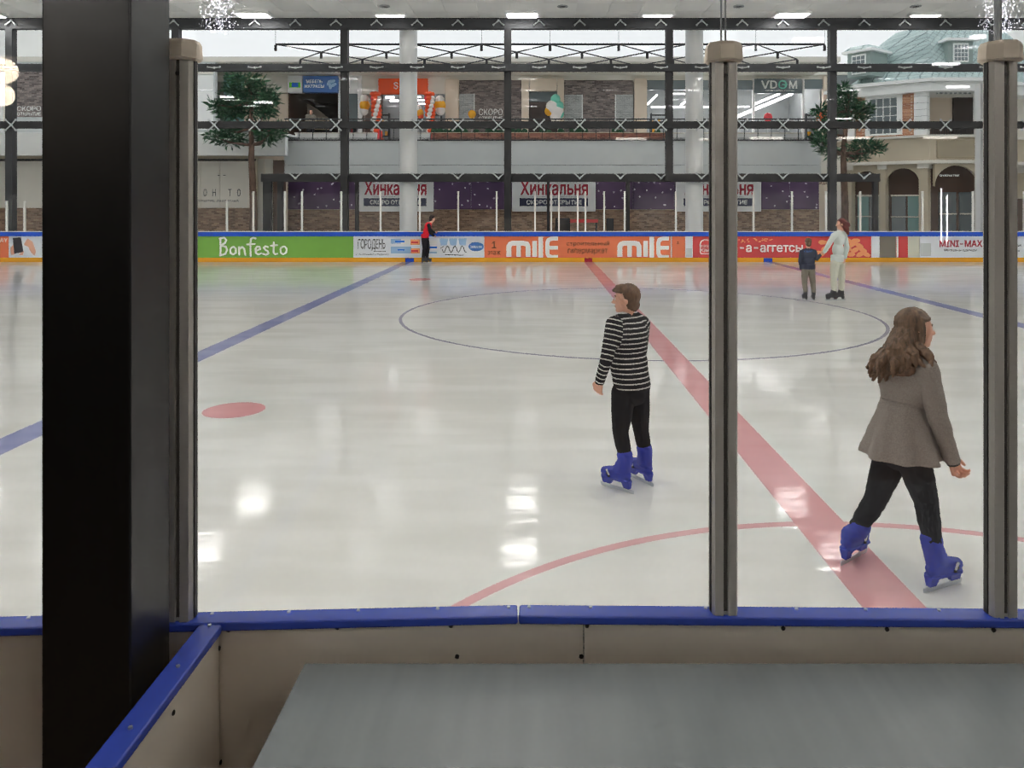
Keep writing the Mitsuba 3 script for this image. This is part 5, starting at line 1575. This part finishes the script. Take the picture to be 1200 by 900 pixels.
tC, wC, jC = far_person('child in dark navy jacket and grey trousers holding hands with a pale-clothed adult', 17.35, (.1, 1), (.1, 1, 0),
           {'head': (947, 284, 0), 'neck': (947, 291.5, 0), 'chest': (947, 298, 0), 'pelvis': (947, 314, 0),
            'Ls': (939.5, 295, 0), 'Le': (937.8, 306, -.02), 'Lw': (939, 315, .1), 'Lh': (940, 319, .12), 'Rs': (954.5, 295, 0), 'Re': (957, 303.5, -.02), 'Rw': (961, 299, .05), 'Rh': (964.5, 296, .05),
            'Lhip': (943.5, 317, 0), 'Lk': (942.8, 332, 0), 'La': (942.8, 344, 0), 'Lf': (943, 352, -.05), 'Rhip': (951, 317, 0), 'Rk': (952.5, 332, 0), 'Ra': (953, 344, 0), 'Rf': (953, 352, -.12)},
           'm_navy_cloth', 'm_grey_cloth', 'm_hair_short', .80, toes={'L': (-.1, 1), 'R': (.15, 1)}, wide=1.12)
part(tC, 'print', text('ХОККЕЙ', 942, 952, 293, 295.5, 17.35 - .135, .004), 'm_blue_sign')
far_person('person with auburn hair in pale jacket and pale trousers holding hands with a child', 17.2, (-.75, .4), (-.9, .25, -.1),
           {'head': (985.5, 262.5, 0), 'neck': (985, 270, 0), 'chest': (983, 280, 0), 'pelvis': (981, 305, 0),
            'Ls': (977, 276, -.12), 'Le': (971, 287, -.16), 'Lw': (966.5, 294.5, -.02), 'Lh': (964.5, 297, .02), 'Rs': (989.5, 275.5, .12), 'Re': (992.5, 290, .10), 'Rw': (990, 302, .0), 'Rh': (988, 307, -.04),
            'Lhip': (978.5, 309, -.08), 'Lk': (977, 328, -.06), 'La': (978, 343, -.03), 'Lf': (974.5, 351.5, -.05), 'Rhip': (984.5, 309, .08), 'Rk': (986.5, 328, .08), 'Ra': (986.5, 343, .05), 'Rf': (983, 351.5, .02)},
           'm_pale_jacket', 'm_pale_cloth', 'm_hair_red', 1.0, long_hair=True, toes={'L': (-.95, -.1), 'R': (-.9, -.1)}, wide=1.0)

def standing(label, px, d, look, top_m, leg_m, hair_m):
    x0, g = PX(px, d), SLAB
    f_ = nrm([look[0], look[1], 0])
    r_ = np.array([f_[1], -f_[0]])

    def q(a, b, z):            # a sideways, b forward, z above the floor, as a photo position
        x, y = x0 + r_[0] * a + f_[0] * b, d + r_[1] * a + f_[1] * b
        return (CX + x * FOC / y, CY + (EYE - g - z) * FOC / y, y - d)
    J = {'head': q(0, .02, 1.58), 'neck': q(0, 0, 1.44), 'chest': q(0, 0, 1.25), 'pelvis': q(0, 0, .92)}
    for s_, n in ((-1, 'L'), (1, 'R')):
        J.update({n + 's': q(.19 * s_, 0, 1.38), n + 'e': q(.23 * s_, .02, 1.10), n + 'w': q(.2 * s_, .14, .92), n + 'h': q(.18 * s_, .22, .90), n + 'hip': q(.09 * s_, 0, .88), n + 'k': q(.1 * s_, .03, .48), n + 'a': q(.1 * s_, 0, .1), n + 'f': q(.1 * s_, .03, 0)})
    far_person(label, d, f_[:2], look, J, top_m, leg_m, hair_m, 1.0, ground=g, skates='m_steel_black')


standing('small figure of a person in grey top on the gallery below the blue sign', 364, 37.6, (.6, -.8, 0), 'm_grey_cloth', 'm_black_cloth', 'm_hair_dark')

# ================================================================ THE BAY BEHIND THE CAMERA, seen only in the shield's reflections
for x, y, z, w_ in ((-3.29, -1.57, 3.05, 'upper'), (-3.70, -2.27, 2.98, 'lower')):
    t = thing('pendant_lamp', f'{w_} of two warm pendant lamps glowing at the left edge beside the black column', 'pendant lamp', 'pendant lamps of the bay')
    part(t, 'cord', tube([x, y, z + .16], [x, y, 3.3], .006, 6), 'm_black')
    part(t, 'shade', loft([[[x + s * math.cos(a), y + s * math.sin(a), zz] for a in np.arange(20) * math.pi / 10] for s, zz in ((.03, z + .17), (.1, z + .10), (.12, z + .085))]), 'm_steel_dark', 30)
    b_ = trimesh.creation.icosphere(2, .085)
    b_.apply_translation([x, y, z])
    part(t, 'bulb', b_, 'm_lamp_off', True, emitter=emit(16, (1, .82, .6)))
for x in (-2.2, 0.0, 2.2):
    t = thing('bay_lamp', f'flat ceiling lamp over the table, {("left", "middle", "right")[int(x / 2.2) + 1]} one of three above the picture', 'ceiling lamp', 'ceiling lamps of the bay')
    part(t, 'housing', box(x - .65, x + .65, .02, .46, 3.24, 3.2995), 'm_white')
    part(t, 'diffuser', box(x - .6, x + .6, .05, .43, 3.225, 3.2395), 'm_lamp_off', emitter=emit(BAY, (1, .96, .90)))
for k, (px, py) in enumerate(((925, 50), (1080, 79), (1092, 105), (960, 141), (300, 117), (345, 123), (1128, 48))):
    dv_ = (3.28 - EYE) * FOC / (CY - py)
    x, y = PX(px, dv_), 1.965 * 2 - dv_
    key = num('bay_strip_lamp')
    put(key, box(x - .10, x + .10, y - .03, y + .03, 3.28, 3.2995), 'm_lamp_off', emitter=emit(16))
    tag(key, f'strip lamp mirrored as a white streak in the near shield, {ORD[(2, 4, 5, 3, 0, 1, 6)[k]]} from the left', 'strip lamp', 'strip lamps of the bay')
for k in (0, 1):
    x = 3.40 + .05 * k
    t = thing('tube_lamp', f'{("longer", "shorter")[k]} of two thin upright tube lamps mirrored beside the slim white pier', 'tube lamp', 'tube lamps of the bay')
    part(t, 'tube', tube([x, -3.0, 1.82], [x, -3.0, 2.29 - .06 * k], .008, 8), 'm_lamp_off', emitter=emit(22))
    part(t, 'stand', tube([x, -3.0, .35], [x, -3.0, 1.819], .01, 8), 'm_black')
    part(t, 'foot', tube([x, -3.0 + .16 * k, .35], [x, -3.0 + .16 * k, .37], .02, 12), 'm_black')
t = thing('back_counter', 'pale counter wall of the bay behind the viewer', 'counter')
part(t, 'panel', box(1.0, 5.5, -6.6, -6.4, .35, 2.9), 'm_cafe_light')
part(t, 'shelf', box(1.0, 5.5, -6.4, -5.9, 1.35, 1.42), 'm_cafe_floor')
for k in range(4):
    key = num('wall_lamp')
    x = 1.6 + k * 1.1
    put(key, box(x - .2, x + .2, -6.2, -6.12, 2.985, 3.015), 'm_lamp_off', emitter=emit(7, (1, .93, .82)))
    tag(key, f'linear wall lamp over the pale counter behind the viewer, {ORD[k]} of four', 'wall lamp', 'lamps over the pale counter')
